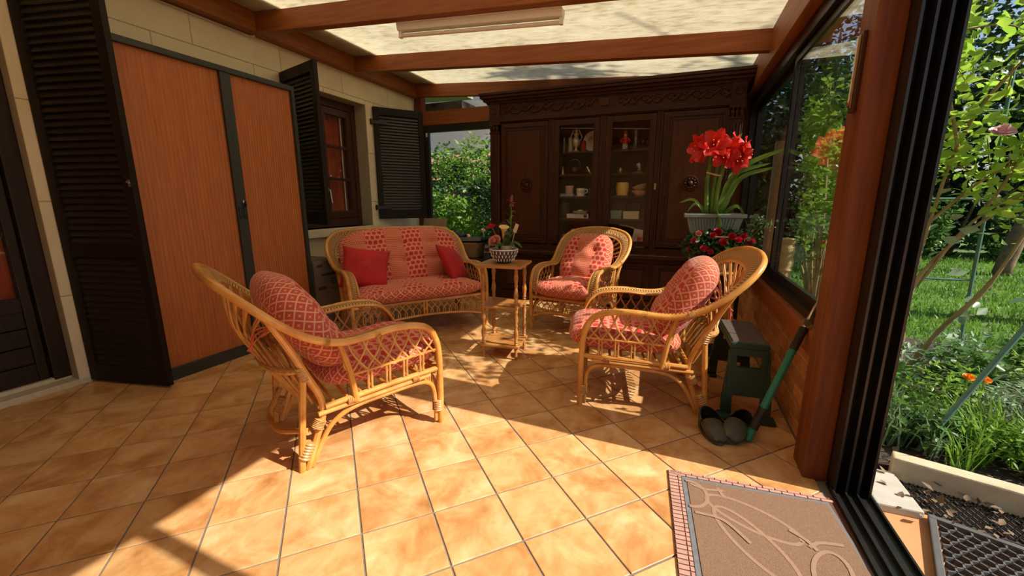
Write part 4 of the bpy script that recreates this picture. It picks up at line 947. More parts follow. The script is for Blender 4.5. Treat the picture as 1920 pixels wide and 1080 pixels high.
# ================================================================== PLANT CORNER
# wooden stand carrying the amaryllis trough
PX, PY, PZ = .262, 3.50, .862
t = thing('plant_stand','tall wooden plant stand carrying the grey amaryllis trough','stand',(PX,PY,0))
MB().box(-.155,.165,-.13,.13,PZ-.025,PZ).build('top','stand_wood',t,bevel=.006,world=False)
for sx in (-1,1):
    for sy in (-1,1): MB().tube([(sx*.135+.006,sy*.10,PZ-.025),(sx*.150+.006,sy*.115,0)],.015,8).build('leg','stand_wood',t,smooth=True,world=False)
for sy in (-1,1): MB().tube([(-.14,sy*.108,.36),(.152,sy*.108,.36)],.009,8).build('rung','stand_wood',t,smooth=True,world=False)
a = thing('amaryllis_plant','scarlet amaryllis with long strap leaves in a grey ribbed trough','plant',(PX,PY,PZ+.001))
m = MB(); b4 = lambda hw,hd,z: [(-hw,-hd,z),(hw,-hd,z),(hw,hd,z),(-hw,hd,z)]
m.hexa(b4(.150,.085,0), b4(.190,.115,.148)); tr = m.build('trough','planter_grey',a,bevel=.008,world=False)
MB().box(-.207,.207,-.130,.130,.142,.170).build('trough_rim','planter_grey',tr,bevel=.006,world=False)
for i in range(15):
    x = (i-7)*.0205; MB().hexa([(x*.8-.006,-.092,.012),(x*.8+.006,-.092,.012),(x*.8+.006,-.084,.012),(x*.8-.006,-.084,.012)],[(x-.006,-.119,.140),(x+.006,-.119,.140),(x+.006,-.110,.140),(x-.006,-.110,.140)]).build('rib','planter_grey',tr,world=False)
MB().box(-.192,.192,-.116,.116,.150,.1715).build('soil','soil',a,world=False)
stems = [((-.055,-.02,.16),(-.055,-.015,.60)),((-.02,.0,.16),(.01,.005,.62)),((.0,-.01,.16),(.05,-.02,.56))]
for p, q in stems: MB().tube(spline([p,((p[0]+q[0])/2-.012,(p[1]+q[1])/2,.4),q],6),[.017,.016,.014,.013],10).build('flower_stalk','leaf_amaryllis',a,smooth='all',world=False)
def trumpet(c, aim, L=.125, seed=0):
    """one amaryllis bloom: six flaring, wavy petals"""
    rr = random.Random(seed); fl = bpy.data.objects.new('bloom', None); 
    q = Vector((0,0,1)).rotation_difference(Vector(aim).normalized()).to_matrix().to_4x4(); M = Matrix.Translation(c) @ q
    m = MB()
    for k in range(6):
        a0 = 2*pi*k/6 + rr.uniform(-.1,.1); inner = k % 2; vs_ = []; nu, nv = 6, 9; wmax = .056 if not inner else .050; Lk = L*(1 if not inner else .95)*rr.uniform(.93,1.06)
        for j in range(nv):
            f = j/(nv-1); rad = .008+.098*f**1.9*(1.05 if inner else 1); z = Lk*(f*1.0 - .34*f**3.2) ; wd = wmax*math.sin(pi*min(.985,.10+f*.88))**.55*(.3+.7*f**.5)
            for i in range(nu):
                s = i/(nu-1)-.5; ang = Vector((math.cos(a0),math.sin(a0),0)); tang = Vector((-math.sin(a0),math.cos(a0),0))
                wav = .012*f*math.sin(f*9+k*2+s*5)*abs(s)*2
                vs_.append(M @ (ang*(rad-abs(s)*.03*(1-f)) + tang*s*2*wd + Vector((0,0,z+wav+ .02*abs(s)*f))))
        m.add(vs_,[(j*nu+i,j*nu+i+1,(j+1)*nu+i+1,(j+1)*nu+i) for j in range(nv-1) for i in range(nu-1)])
    for k in range(3):
        a_ = k*2.1; p0 = M@Vector((0,0,.02)); p1 = M@Vector((math.cos(a_)*.012,math.sin(a_)*.012,L*.6)); p2 = M@Vector((math.cos(a_)*.02,math.sin(a_)*.02-.01,L*.98)); m.tube(spline([p0,p1,p2],4),.0016,5,mi=0); m.ball(p2,.0045,6,4,mi=1)
    bpy.data.objects.remove(fl); return m
blooms = [((-.10,-.04,.635),(-.75,-.55,.05)),((-.045,-.06,.645),(-.05,-1,.28)),((-.055,.04,.64),(-.6,.7,.2)),((.015,-.05,.60),(.10,-1,-.12)),((.075,-.03,.575),(.45,-.85,-.18)),((.075,.0,.615),(.85,-.3,.55)),((.03,.06,.635),(.3,.9,.2)),((.10,-.01,.60),(.9,-.35,.05))]
for i,(c,d) in enumerate(blooms): trumpet(c,d,.112,i).build('bloom',['petal_red','petal_yellow'],a,smooth='all',world=False)
MB().tube(spline([(-.08,-.025,.47),(-.03,-.035,.455),(.02,-.025,.445),(.035,.0,.45)],5),.006,6).build('support_tie','ceramic_pink',a,smooth=True,world=False)
for p0,p1,p2,w_ in [((.02,-.01,.16),(.14,-.03,.48),(.46,-.04,.64),.036),((.03,.01,.16),(.11,.02,.44),(.34,.03,.53),.036),((.04,-.02,.16),(.15,-.05,.42),(.40,-.06,.50),.03),
    ((.0,.03,.16),(.05,.05,.55),(.14,.06,.75),.040),((-.03,.02,.16),(-.06,.03,.35),(-.085,.03,.45),.03),((.03,-.06,.17),(.02,-.125,.16),(.045,-.14,-.04),.048),((-.06,-.02,.16),(-.15,-.04,.27),(-.25,-.05,.25),.018),((-.04,.0,.16),(-.13,.02,.24),(-.19,.02,.18),.018),((.06,-.03,.17),(.15,-.06,.22),(.23,-.10,.06),.022),((.05,.03,.16),(.10,.06,.45),(.17,.05,.56),.036)]:
    blade(p0,p1,p2,w_*1.5,10,.3,.9).build('strap_leaf','leaf_amaryllis',a,smooth='all',world=False)
# small trailing silver sprig beside the trough
def leaf_cloud(P, size, jit=.35, aspect=.55, seed=0, normal_up=.35, droop=0):
    """numpy leaf quads (two folded halves) at points P -> MB"""
    r_ = np.random.default_rng(seed); P = np.asarray(P, float); n = len(P)
    d = r_.normal(size=(n,3)); d[:,2] = d[:,2]*.6 - droop; d /= np.linalg.norm(d,axis=1)[:,None]
    up = r_.normal(size=(n,3)); up[:,2] += normal_up*3; s = np.cross(d,up); s /= np.linalg.norm(s,axis=1)[:,None]+1e-9; nn = np.cross(s,d)
    L = (size*(1+jit*r_.uniform(-1,1,n)))[:,None]; W = L*aspect/2
    a = P; b = P+d*L; m1 = P+d*L*.42; fold = nn*W*.35
    v = np.stack([a, m1-s*W+fold, m1, m1+s*W+fold, P+d*L*.76-s*W*.62+fold*.6, P+d*L*.76+s*W*.62+fold*.6, b],1).reshape(-1,3)
    base = (np.arange(n)*7)[:,None]
    f = np.concatenate([base+[0,1,2],base+[0,2,3],base+[1,4,2],base+[2,5,3],base+[4,6,2],base+[2,6,5]],0)
    return v, f
def cloud_obj(name, v, f, mat, parent=None, kind='stuff', world=True):
    me = bpy.data.meshes.new(name); me.vertices.add(len(v)); me.vertices.foreach_set('co', v.astype(np.float32).ravel())
    me.loops.add(len(f)*3); me.loops.foreach_set('vertex_index', f.astype(np.int32).ravel()); me.polygons.add(len(f)); me.polygons.foreach_set('loop_start', np.arange(0,len(f)*3,3,dtype=np.int32))
    try: me.polygons.foreach_set('loop_total', np.full(len(f),3,dtype=np.int32))
    except Exception: pass
    me.update(calc_edges=True); me.materials.append(M_(mat)); o = link(name, me, parent, world)
    if kind: o['kind'] = kind
    return o
sp_ = thing('trailing_sprig','pale trailing sprig of small round leaves beside the trough','plant',(.47,3.45,.70))
MB().lathe([(.045,0),(.06,.1),(.065,.11),(.058,.11),(.05,.09),(.001,.085)],16).build('pot','planter_grey',sp_,smooth=True,world=False)
pts = []
for k in range(9):
    q = spline([(0,0,.1),(.03+.012*k,-.03-.012*k,.26+.02*(k%3)),(.04+.010*k,-.06-.02*k,.33-.012*k)],8); MB().tube(q,.0018,5).build('stem','stem',sp_,smooth=True,world=False); pts += [tuple(p) for p in q[5:]]
v,f = leaf_cloud(np.array(pts)+rng.normal(0,.008,(len(pts),3)),.02,.3,.9,3); cloud_obj('foliage',v,f,'leaf_silver',sp_,world=False)
MB().tube([(0,0,0),(0,0,-.70)],.016,8).lathe([(.11,-.70),(.11,-.685),(.03,-.67)],20).build('pedestal','black_plastic',sp_,smooth=True,world=False)
# rattan stool with the pot of miniature roses
RXc, RYc, RZc = .285, 3.14, .66
t = thing('rattan_plant_stand','low splayed bamboo stand under the miniature red roses','stand',(RXc,RYc,0))
MB().lathe([(.13,RZc-.02),(.14,RZc-.01),(.13,RZc)],24).build('top','rattan',t,smooth=True,world=False)
for k in range(4):
    an = R(225+90*k); MB().tube([(math.cos(an)*.115,math.sin(an)*.115,RZc-.015),(math.cos(an)*.19,math.sin(an)*.19,0)],.016,8).build('leg','rattan',t,smooth=True,world=False)
MB().tube([(math.cos(q*2*pi/24)*.155,math.sin(q*2*pi/24)*.155,.30) for q in range(24)],.010,6,True).build('ring_stretcher','rattan',t,smooth=True,world=False)
mr = thing('miniature_rose','bushy miniature rose covered in small crimson flowers','plant',(RXc,RYc,RZc+.001))
MB().lathe([(.06,0),(.085,.09),(.09,.1),(.08,.1),(.06,.08),(.001,.075)],20).build('pot','terracotta',mr,smooth=True,world=False)
ell = rng.normal(size=(1500,3)); ell /= np.linalg.norm(ell,axis=1)[:,None]; ell *= (rng.uniform(.35,1,(1500,1)))**.5; ell = ell*[.245,.15,.11]+[.0,0,.165]
v,f = leaf_cloud(ell,.038,.3,.62,5); cloud_obj('foliage',v,f,'leaf_pot',mr,world=False)
for i in range(26):
    p = ell[i*11]; MB().tube(spline([(0,0,.07),(p[0]*.6,p[1]*.6,.07+(p[2]-.07)*.7),tuple(p)],4),.0022,5).build('stem','stem',mr,smooth=True,world=False)
rs_ = random.Random(5)
for i,(x,y,z) in enumerate([(-.16,-.09,.20),(-.10,-.13,.155),(-.05,-.10,.235),(-.06,-.15,.135),(.01,-.14,.20),(.06,-.12,.235),(.10,-.12,.215),(.13,-.09,.235),(.02,-.15,.12),(.075,-.15,.125),(.14,-.11,.17),(.18,-.08,.20),(-.18,-.06,.14),(-.12,.0,.25),(.12,-.14,.10),(-.02,-.05,.26),(-.14,-.11,.25),(.16,-.06,.12)]):
    rose_bloom((x,y,z),rs_.uniform(.018,.026),(R(55),R(rs_.uniform(-20,20)),0),4,i).build('rose','petal_crimson' if i != 16 else 'petal_pink',mr,smooth='all',world=False)
o = MB().box(-.04,.04,-.001,.001,-.003,.004).build('plant_label','petal_yellow',mr,world=False); o.location=(.0,-.13,.235)
bd = MB().lathe([(.13,0),(.145,.012),(.14,.02),(.12,.02),(.115,.014),(.001,.014)],28).build('black_saucer','black_plastic',None,smooth=True); bd.location=(.345,3.33,.001); tag(bd,'large round black saucer on the floor behind the step stool','saucer')

# ================================================================== STEP STOOL, CLOGS, LOPPER
t = thing('step_stool','dark green plastic step stool with a grooved brown tread by the brick wall','stool',(.398,2.575,0),R(3))
H_ = .405
fr = MB().box(-.092,.092,-.225,.225,H_-.045,H_-.008).build('top_frame','stool_green',t,bevel=.008,world=False)
MB().box(-.080,.080,-.212,.212,H_-.010,H_-.004).build('tread','stool_tread',t,bevel=.002,world=False)
rg = MB().box(-.003,.003,-.215,.215,0,.005).mesh('tread_rib','stool_tread')
rg2 = MB().box(-.079,.079,-.004,.004,0,.004).mesh('tread_rib','stool_tread')
for i in range(26): o = link('tread_rib', rg2, t, False); o.location=(0,-.200+i*.016,H_-.004)
for s in (-1,1):     # end panels with a hand slot and a cut-out between the feet
    def P(x,z): # slanted plane
        return (x, s*(.222+(H_-z)*.16), z)
    def quad(x0,x1,z0,z1,sp0=0,sp1=0):
        m_ = MB(); th = -s*.022
        b = [P(x0-sp0,z0),P(x1+sp0,z0)]; tp = [P(x0-sp1,z1),P(x1+sp1,z1)]
        bb = [(b[0][0],b[0][1],z0),(b[1][0],b[1][1],z0),(b[1][0],b[1][1]+th,z0),(b[0][0],b[0][1]+th,z0)]
        tt = [(tp[0][0],tp[0][1],z1),(tp[1][0],tp[1][1],z1),(tp[1][0],tp[1][1]+th,z1),(tp[0][0],tp[0][1]+th,z1)]
        return m_.hexa(bb,tt)
    m = MB()
    for mm in (quad(-.090,.090,H_-.075,H_-.04,.004,0),quad(-.096,-.060,H_-.135,H_-.075,.003,0),quad(.060,.096,H_-.135,H_-.075,.003,0),quad(-.100,.100,.12,H_-.135,.014,0)):
        m.add(mm.v, mm.f)
    pn = m.build('end_panel','stool_green',t,world=False)
    for sx in (-1,1):
        mm = quad(min(sx*.118,sx*.066),max(sx*.118,sx*.066),.012,.12); mm.build('leg','stool_green',t,bevel=.003,world=False)
        y_ = P(0,.012)[1]; MB().box(sx*.10-.036,sx*.10+.036,y_-.045,y_+.03,0,.022).build('foot','stool_green',t,bevel=.008,world=False)
        rib = MB(); mm = quad(sx*.092-.006,sx*.092+.006,.13,H_-.05); mm.v = [(x,y+s*.008,z) for x,y,z in mm.v]; mm.build('edge_rib','stool_green',t,world=False)
def clog(label, loc, rz, roll=0):
    t = thing('garden_clog',label,'clog',loc,rz,'pair of garden clogs'); t.rotation_euler=(0,roll,rz)
    # toe points to -y
    def ring(y,w,z0,z1): return [(w*math.cos(q*2*pi/14), y, (z0+z1)/2+(z1-z0)/2*math.sin(q*2*pi/14)) for q in range(14)]
    secs = [(-.136,.014,.018,.028),(-.128,.032,.010,.044),(-.105,.047,.006,.060),(-.065,.055,.005,.070),(-.03,.056,.005,.074),(-.005,.054,.005,.073)]
    m = MB(); R_=[ring(*s_) for s_ in secs]; vs_=[p for r_ in R_ for p in r_]; m.add(vs_,[(i*14+k,i*14+(k+1)%14,(i+1)*14+(k+1)%14,(i+1)*14+k) for i in range(len(secs)-1) for k in range(14)]+[tuple(range(14))])
    m.build('upper','clog',t,smooth='all',world=False)
    n=18; out_=[]; inn_=[]
    for i in range(n+1):
        a=pi*i/n; x,y=math.cos(a)*.054,-.012+math.sin(a)*.128; hz=.062+.014*math.sin(a)
        out_ += [(x*.93,y,.006),(x*1.04,-.012+(y+.012)*1.03,hz*.6),(x,y,hz),(x*.90,-.012+(y+.012)*.93,hz+.001)]; inn_ += [(x*.90,-.012+(y+.012)*.93,hz+.001),(x*.82,-.012+(y+.012)*.88,.016)]
    MB().add(out_,[(4*i+k,4*i+4+k,4*i+5+k,4*i+1+k) for i in range(n) for k in range(3)]).build('heel','clog',t,smooth=True,world=False)
    MB().add(inn_,[(2*i,2*i+2,2*i+3,2*i+1) for i in range(n)]).build('shade_lining','clog_shade',t,smooth=True,world=False)  # dark sheet added so the inside of the heel looks shaded
    MB().prism([(math.cos(q*2*pi/24)*.054,math.sin(q*2*pi/24)*.130-.008) for q in range(24)],0,.014).build('sole','clog',t,bevel=.003,world=False)
    MB().prism([(math.cos(q*2*pi/20)*.046,math.sin(q*2*pi/20)*.066+.042) for q in range(20)],.0142,.018).build('insole','clog_shade',t,world=False)  # insole coloured near-black for the shade in the opening
    MB().lathe([(.001,0),(.045,0)],16,(0,-.004,.040),Matrix.Rotation(R(90),4,'X'),sy=.72).build('toe_shade_disc','clog_shade',t,world=False)  # black disc painted as the shade inside the toe
clog('upright olive green garden clog beside the chair leg, opening towards the wall', (.240,2.105,0), R(12))
clog('tilted olive green garden clog next to the lopper', (.345,2.125,.014), R(-20), R(24))
lo = thing('garden_lopper','long teal-handled lopper leaning against the brick wall','lopper',(.395,2.062,0))
a_, b_ = Vector((.395,2.062,.012)), Vector((.612,2.145,.70)); dd = (b_-a_); Lg = dd.length; dd.normalize()
def seg(f0,f1,r,mt,nm): return MB().tube([a_+dd*Lg*f0, a_+dd*Lg*f1], r, 12).build(nm,mt,lo,smooth=True)
seg(0,.09,.017,'teal','end_cap'); seg(.085,.24,.0205,'black_plastic','grip'); seg(.22,.68,.0165,'teal','handle_tube'); seg(.66,.81,.018,'black_plastic','grip')
c_ = a_+dd*Lg*.81
MB().tube(spline([c_, c_+dd*.03+Vector((.004,.01,0)), c_+dd*.08+Vector((-.004,-.012,0)), c_+dd*.14+Vector((0,-.02,.01))],5),[.009,.008,.006,.005],8).build('shank','steel',lo,smooth=True)
q_ = c_+dd*.025; MB().lathe([(.016,-.008),(.016,.008)],14,q_,Matrix.Rotation(R(90),4,'X')).build('pivot_bolt','steel',lo,smooth=True)
MB().tube(spline([c_+dd*.12, c_+dd*.17+Vector((-.012,-.02,0)), c_+dd*.21+Vector((.004,-.03,0))],5),[.006,.008,.002],8,flat=.4).build('blade','steel',lo,smooth=True)
MB().tube(spline([c_+dd*.13, c_+dd*.16+Vector((.012,.0,0)), c_+dd*.19+Vector((.016,-.02,0))],5),[.006,.007,.002],8,flat=.5).build('anvil','black_plastic',lo,smooth=True)

# ================================================================== LAMP, THERMOMETER
lp = thing('tube_lamp','long cream fluorescent batten lamp under the roof beam','lamp',(-1.37,2.80,2.30))
sl_ = -.0651; ang = math.atan(-sl_)
def lx(x): return zb(x)-.002
x0,x1 = -1.985,-.755
MB().hexa([(x0,2.765,lx(x0)-.048),(x1,2.765,lx(x1)-.048),(x1,2.825,lx(x1)-.048),(x0,2.825,lx(x0)-.048)],[(x0,2.755,lx(x0)),(x1,2.755,lx(x1)),(x1,2.835,lx(x1)),(x0,2.835,lx(x0))]).build('housing','white_enamel',lp,bevel=.004)
for x in (x0+.012,x1-.012): MB().obox((x,2.795,lx(x)-.068),(.022,.03,.045),(0,ang,0)).build('lamp_holder','white_enamel',lp,bevel=.004)
MB().tube([(x0+.02,2.795,lx(x0)-.076),(x1-.02,2.795,lx(x1)-.076)],.013,12).build('fluorescent_tube','tube_glass',lp,smooth=True)
th = thing('thermometer','slim brass-framed wooden wall thermometer on the corner post','thermometer',(.56,1.925,1.45))
MB().box(.553,.567,1.905,1.945,1.435,1.70).build('backing','window_wood',th,bevel=.003)
MB().box(.548,.553,1.915,1.935,1.45,1.69).build('scale_plate','brass',th,bevel=.002)
MB().tube([(.546,1.925,1.47),(.546,1.925,1.685)],.0025,6).build('glass_tube','ceramic_white',th,smooth=True)
MB().box(.5455,.5485,1.918,1.932,1.462,1.476).build('red_bulb','ceramic_red',th); MB().box(.5455,.5485,1.916,1.934,1.495,1.499).build('clip','brass',th)

# ================================================================== BOXES BEHIND THE SOFA
o = thing('low_cupboard','low dark cupboard behind the sofa under the end window','cupboard',(-2.68,4.70,0))
MB().box(-3.24,-2.10,4.42,4.98,.06,.42).build('body','hutch_wood',o,bevel=.004); MB().box(-3.26,-2.08,4.40,4.99,.42,.45).build('top','hutch_wood_x',o,bevel=.004); MB().box(-3.22,-2.12,4.44,4.97,0,.06).build('plinth','hutch_wood',o)
for a0,b0 in ((-3.22,-2.68),(-2.67,-2.12)): MB().box(a0,b0,4.405,4.42,.08,.40).build('door','hutch_panel',o,bevel=.004)
cb = thing('cardboard_box','open brown cardboard box with raised flaps behind the sofa','box',(-3.04,4.62,.451))
m = MB(); X0,X1,Ya,Yb,Z0,Z1 = -3.22,-2.86,4.48,4.86,.452,.80
m.box(X0,X1,Ya,Ya+.006,Z0,Z1).box(X0,X1,Yb-.006,Yb,Z0,Z1).box(X0,X0+.006,Ya,Yb,Z0,Z1).box(X1-.006,X1,Ya,Yb,Z0,Z1).box(X0,X1,Ya,Yb,Z0,Z0+.006); m.build('carton','card',cb)
def flap(p,q,o_): p,q,o_=Vector(p),Vector(q),Vector(o_); nn=(q-p).cross(o_).normalized()*.005; return MB().hexa([p,q,q+o_*.98,p+o_*.98],[p+nn,q+nn,q+o_*.98+nn,p+o_*.98+nn])
flap((X1,Ya,Z1),(X1,Yb,Z1),(.11,-.0,-.10)).build('flap','card',cb); flap((X0,Ya,Z1),(X1,Ya,Z1),(0,-.09,.03)).build('flap','card',cb); flap((X0,Yb,Z1),(X1,Yb,Z1),(0,.03,.10)).build('flap','card',cb)
bs = thing('wicker_basket','long brown wicker basket on the low cupboard by the end window','basket',(-2.47,4.60,.451))
def rrect(a_, b_, z, w=0): return [(a_*math.copysign(abs(math.cos(q*2*pi/36))**.5,math.cos(q*2*pi/36)), b_*math.copysign(abs(math.sin(q*2*pi/36))**.5,math.sin(q*2*pi/36)), z+.003*math.sin(q*9+w)) for q in range(36)]
for k in range(10): MB().tube(rrect(.235+.0035*k,.135+.0035*k,.012+k*.0175,k*pi),.0098 if k<9 else .014,6,True).build('woven_row','wicker_basket',bs,smooth=True,world=False)
MB().prism([(p[0],p[1]) for p in rrect(.225,.125,0)],0,.012).build('base','wicker_basket',bs,world=False)
tr_ = thing('dark_tray','black tray with a steel rim lying across the wicker basket','tray',(-2.42,4.60,.640)); tr_.rotation_euler=(R(-4),R(-3),0)
MB().box(-.26,.27,-.15,.15,0,.014).build('base','black_plastic',tr_,bevel=.004,world=False)
MB().tube(spline([(-.26,-.15,.04),(.24,-.15,.04),(.28,-.12,.04),(.28,.12,.04),(.24,.15,.04),(-.26,.15,.04)],5),.006,6).build('rim','steel',tr_,smooth=True,world=False)
MB().hexa([(-.26,-.152,0),(.26,-.152,0),(.26,-.138,0),(-.26,-.138,0)],[(-.27,-.168,.040),(.27,-.168,.040),(.27,-.156,.040),(-.27,-.156,.040)]).build('front_edge','planter_grey',tr_,world=False)
ba = thing('black_bag','crumpled black bag lying on the dark tray','bag',(-2.60,4.60,.655))
m=MB(); m.ball((0,0,.04),.16,14,9,(1.1,.7,.34)); m.v=[(x+.01*math.sin(y*60),y+.008*math.sin(x*50),z+.008*math.sin(x*45+y*30)) for x,y,z in m.v]; m.build('body','black_plastic',ba,smooth='all',world=False)
MB().tube(spline([(-.06,0,.07),(-.02,.0,.13),(.05,0,.07)],6),.005,6).build('strap','black_plastic',ba,smooth=True,world=False)
pb = thing('printed_carton','flat printed cardboard carton on edge between cabinet and sofa','box',(-3.15,2.86,0))
MB().box(-3.36,-2.945,2.70,3.02,0,.60).build('carton','card_dark',pb,bevel=.003)
for z,y0,y1,hh in ((.555,2.74,2.80,.02),(.55,2.86,2.93,.012),(.52,2.86,2.91,.012),(.47,2.78,2.95,.022),(.42,2.88,2.98,.009),(.40,2.88,2.97,.009),(.38,2.88,2.99,.009),(.35,2.73,2.82,.03),(.33,2.88,2.96,.009)): MB().box(-2.9448,-2.944,y0,y1,z-hh/2,z+hh/2).build('printed_line','card_print',pb)

# ================================================================== MATS
mt = thing('door_mat','brown doormat with swirl lines and a brick-pattern border','mat',(.335,1.715,0),R(4.5))
W_, L_ = .58, .90          # local: x right, y from 0 (far) to -L
MB().box(-W_/2,W_/2+.02,-L_,0.0,.0005,.005).build('backing','mat_backing',mt,world=False)
MB().box(-W_/2+.052,W_/2-.01,-L_+.052,-.034,.005,.0075).build('grey_band','mat_grey',mt,world=False)
MB().box(-W_/2+.070,W_/2-.02,-L_+.07,-.050,.0075,.010).build('pile','mat_pile',mt,bevel=.001,world=False)
for cxs,wd in ((-W_/2+.019,.032),(-W_/2+.044,.011)):
    n=44; bm_=MB().box(-wd/2,wd/2,-.0078,.0078,0,.003).mesh('border_brick','mat_brick')
    for i in range(n): o=link('border_brick',bm_,mt,False); o.location=(cxs,-.012-i*.0202,.005)
bm_=MB().box(-.0195,.0195,-.0062,.0062,0,.003).mesh('border_brick','mat_brick')
for r_ in range(2):
    for i in range(13): o=link('border_brick',bm_,mt,False); o.location=(-W_/2+.028+i*.0435+.02*(r_%2),-.0085-.0155*r_,.005)
SW = [0]
def swirl(pts):
    SW[0] += 1; zz = .0103+.00025*SW[0]
    P=spline(pts,8); m=MB(); vs_=[]
    for i,p in enumerate(P):
        tg=(P[min(len(P)-1,i+1)]-P[max(0,i-1)]).normalized(); nrm=Vector((-tg.y,tg.x,0))*.0065; vs_+=[p-nrm,p+nrm]
    m.add([(v_[0],v_[1],zz) for v_ in vs_],[(2*i,2*i+1,2*i+3,2*i+2) for i in range(len(P)-1)]); m.build('swirl_line','mat_line',mt,world=False)
def oval(cx,cy,a_,b_,an,f0=0,f1=1): return [(cx+math.cos(an)*a_*math.cos(t_)-math.sin(an)*b_*math.sin(t_), cy+math.sin(an)*a_*math.cos(t_)+math.cos(an)*b_*math.sin(t_),0) for t_ in [2*pi*(f0+(f1-f0)*i/14) for i in range(15)]]
swirl(oval(-.02,-.21,.155,.062,R(-28))); swirl(oval(-.04,-.33,.17,.06,R(-58))); swirl(oval(-.215,-.135,.06,.075,0,-.28,.28)); swirl([(-.21,-.075,0),(-.16,-.095,0),(-.12,-.09,0),(-.09,-.085,0)]); swirl([(-.11,-.075,0),(-.095,-.12,0)])
swirl(oval(.16,-.40,.05,.10,R(-20))); swirl([(.13,-.30,0),(.17,-.27,0),(.24,-.26,0)]); swirl([(.09,-.235,0),(.13,-.27,0),(.15,-.31,0)]); swirl([(-.21,-.24,0),(-.14,-.245,0),(-.10,-.27,0),(-.05,-.34,0)]); swirl(oval(-.02,-.62,.15,.06,R(30))); swirl(oval(.1,-.72,.12,.05,R(-50)))
# ================================================================== OUTDOORS
gd = struct(MB().box(.78,16,1.0,30,-.25,-.075).build('ground_lawn','lawn_soil')); g2 = struct(MB().box(-25,.78,5.2,40,-.25,-.076).build('ground_garden','lawn_soil'))
struct(MB().box(.78,5,-6,2.0,-.25,-.045).build('floor_terrace','terracotta'))
sb = MB().box(.80,.945,1.80,2.06,-.045,-.012).build('paving_slab','slab_stone',None,bevel=.006); tag(sb,'pale worn paving slab beside the sliding door jamb','slab')
# rubber mat
rm = thing('rubber_mat','black rubber honeycomb mat outside the sliding door','mat',(1.06,1.40,-.044),R(-20))
hw,hl=.235,.36
m=MB(); m.box(-hw,hw,-hl,-hl+.022,0,.022).box(-hw,hw,hl-.022,hl,0,.022).box(-hw,-hw+.022,-hl+.022,hl-.022,0,.022).box(hw-.022,hw,-hl+.022,hl-.022,0,.022); m.build('border','rubber_mat',rm,bevel=.004,world=False)
m=MB(); s_=.023; dx=s_*3**.5; dy=s_*1.5; j=0; y=-hl+.03
while y<hl-.03:
    x=-hw+.03+(dx/2 if j%2 else 0)
    while x<hw-.025:
        V3=[(x+s_*math.sin(R(60*k)),y+s_*math.cos(R(60*k))) for k in range(7)]
        for k in (0,1,2):
            p,q=V3[k],V3[k+1]; c=((p[0]+q[0])/2,(p[1]+q[1])/2,.009); m.obox(c,(math.hypot(q[0]-p[0],q[1]-p[1])+.004,.0055,.018),(0,0,math.atan2(q[1]-p[1],q[0]-p[0])))
        x+=dx
    y+=dy; j+=1
o=m.build('honeycomb','rubber_mat',rm,world=False); tag(o,kind='stuff')
# expanded-metal drain strip
dg=thing('drain_grate','dark mesh drain grate between rubber mat and kerb','grate',(1.25,1.85,-.040),R(-17))
MB().box(-.33,1.2,-.09,.11,-.004,.0).build('drain_bed','soil',dg,world=False)
m=MB()
for i in range(60):
    x=-.33+i*.026
    for s in (-1,1): m.obox((x,.01,.004),(.21,.003,.004),(0,0,R(90+s*28)))
o=m.build('mesh','black_alu',dg,world=False); tag(o,kind='stuff')
# kerb
ka=Vector((.935,2.045)); kd=Vector((math.cos(R(-17)),math.sin(R(-17)))); x=0
for i,(L,lb) in enumerate(((.40,'short chipped concrete kerb block nearest the door jamb'),(.52,'second concrete kerb block along the flower bed'),(.52,'third concrete kerb block, furthest right along the bed'))):
    o=MB().hexa([(0,0,-.08),(L-.008,0,-.08),(L-.008,.085,-.08),(0,.085,-.08)],[(0,.012,.055),(L-.008,.012,.055),(L-.008,.08,.055),(0,.08,.055)]).build('kerb_block','kerb_stone',None,bevel=.007); p=ka+kd*x; o.location=(p.x,p.y,0); o.rotation_euler.z=R(-17); tag(o,lb,'kerb'); x+=L
# flower-bed soil
struct(MB().prism([(.80,2.07),(.95,2.12),(2.4,1.68),(4.5,1.1),(4.5,3.6),(.80,4.7)],-.2,-.02).build('ground_bed','soil'))
for i in range(26):
    a=rng.uniform(0,6.28); o=None
v,f=leaf_cloud(np.c_[rng.uniform(.85,1.5,160),rng.uniform(1.75,2.35,160),np.full(160,-.018)],.032,.4,.6,8,2.); lt=cloud_obj('leaf_litter',v,f,'bark'); tag(lt,'dry brown leaf litter scattered at the foot of the bed','leaf litter')
def ellipsoid(n,c,r,shell=.5,seed=0):
    r_=np.random.default_rng(seed); p=r_.normal(size=(n,3)); p/=np.linalg.norm(p,axis=1)[:,None]; p*=(shell+(1-shell)*r_.uniform(0,1,(n,1))**.6); return p*np.array(r)+np.array(c)
def lumps(n,c,r,k,seed,lr=.38):
    """foliage made of k leaf clumps scattered over an ellipsoid"""
    r_=np.random.default_rng(seed); cs=ellipsoid(k,c,r,.45,seed); out=[]
    for i in range(k): out.append(ellipsoid(n//k,cs[i],np.array(r)*lr*r_.uniform(.6,1.2),.2,seed*100+i))
    return np.concatenate(out)
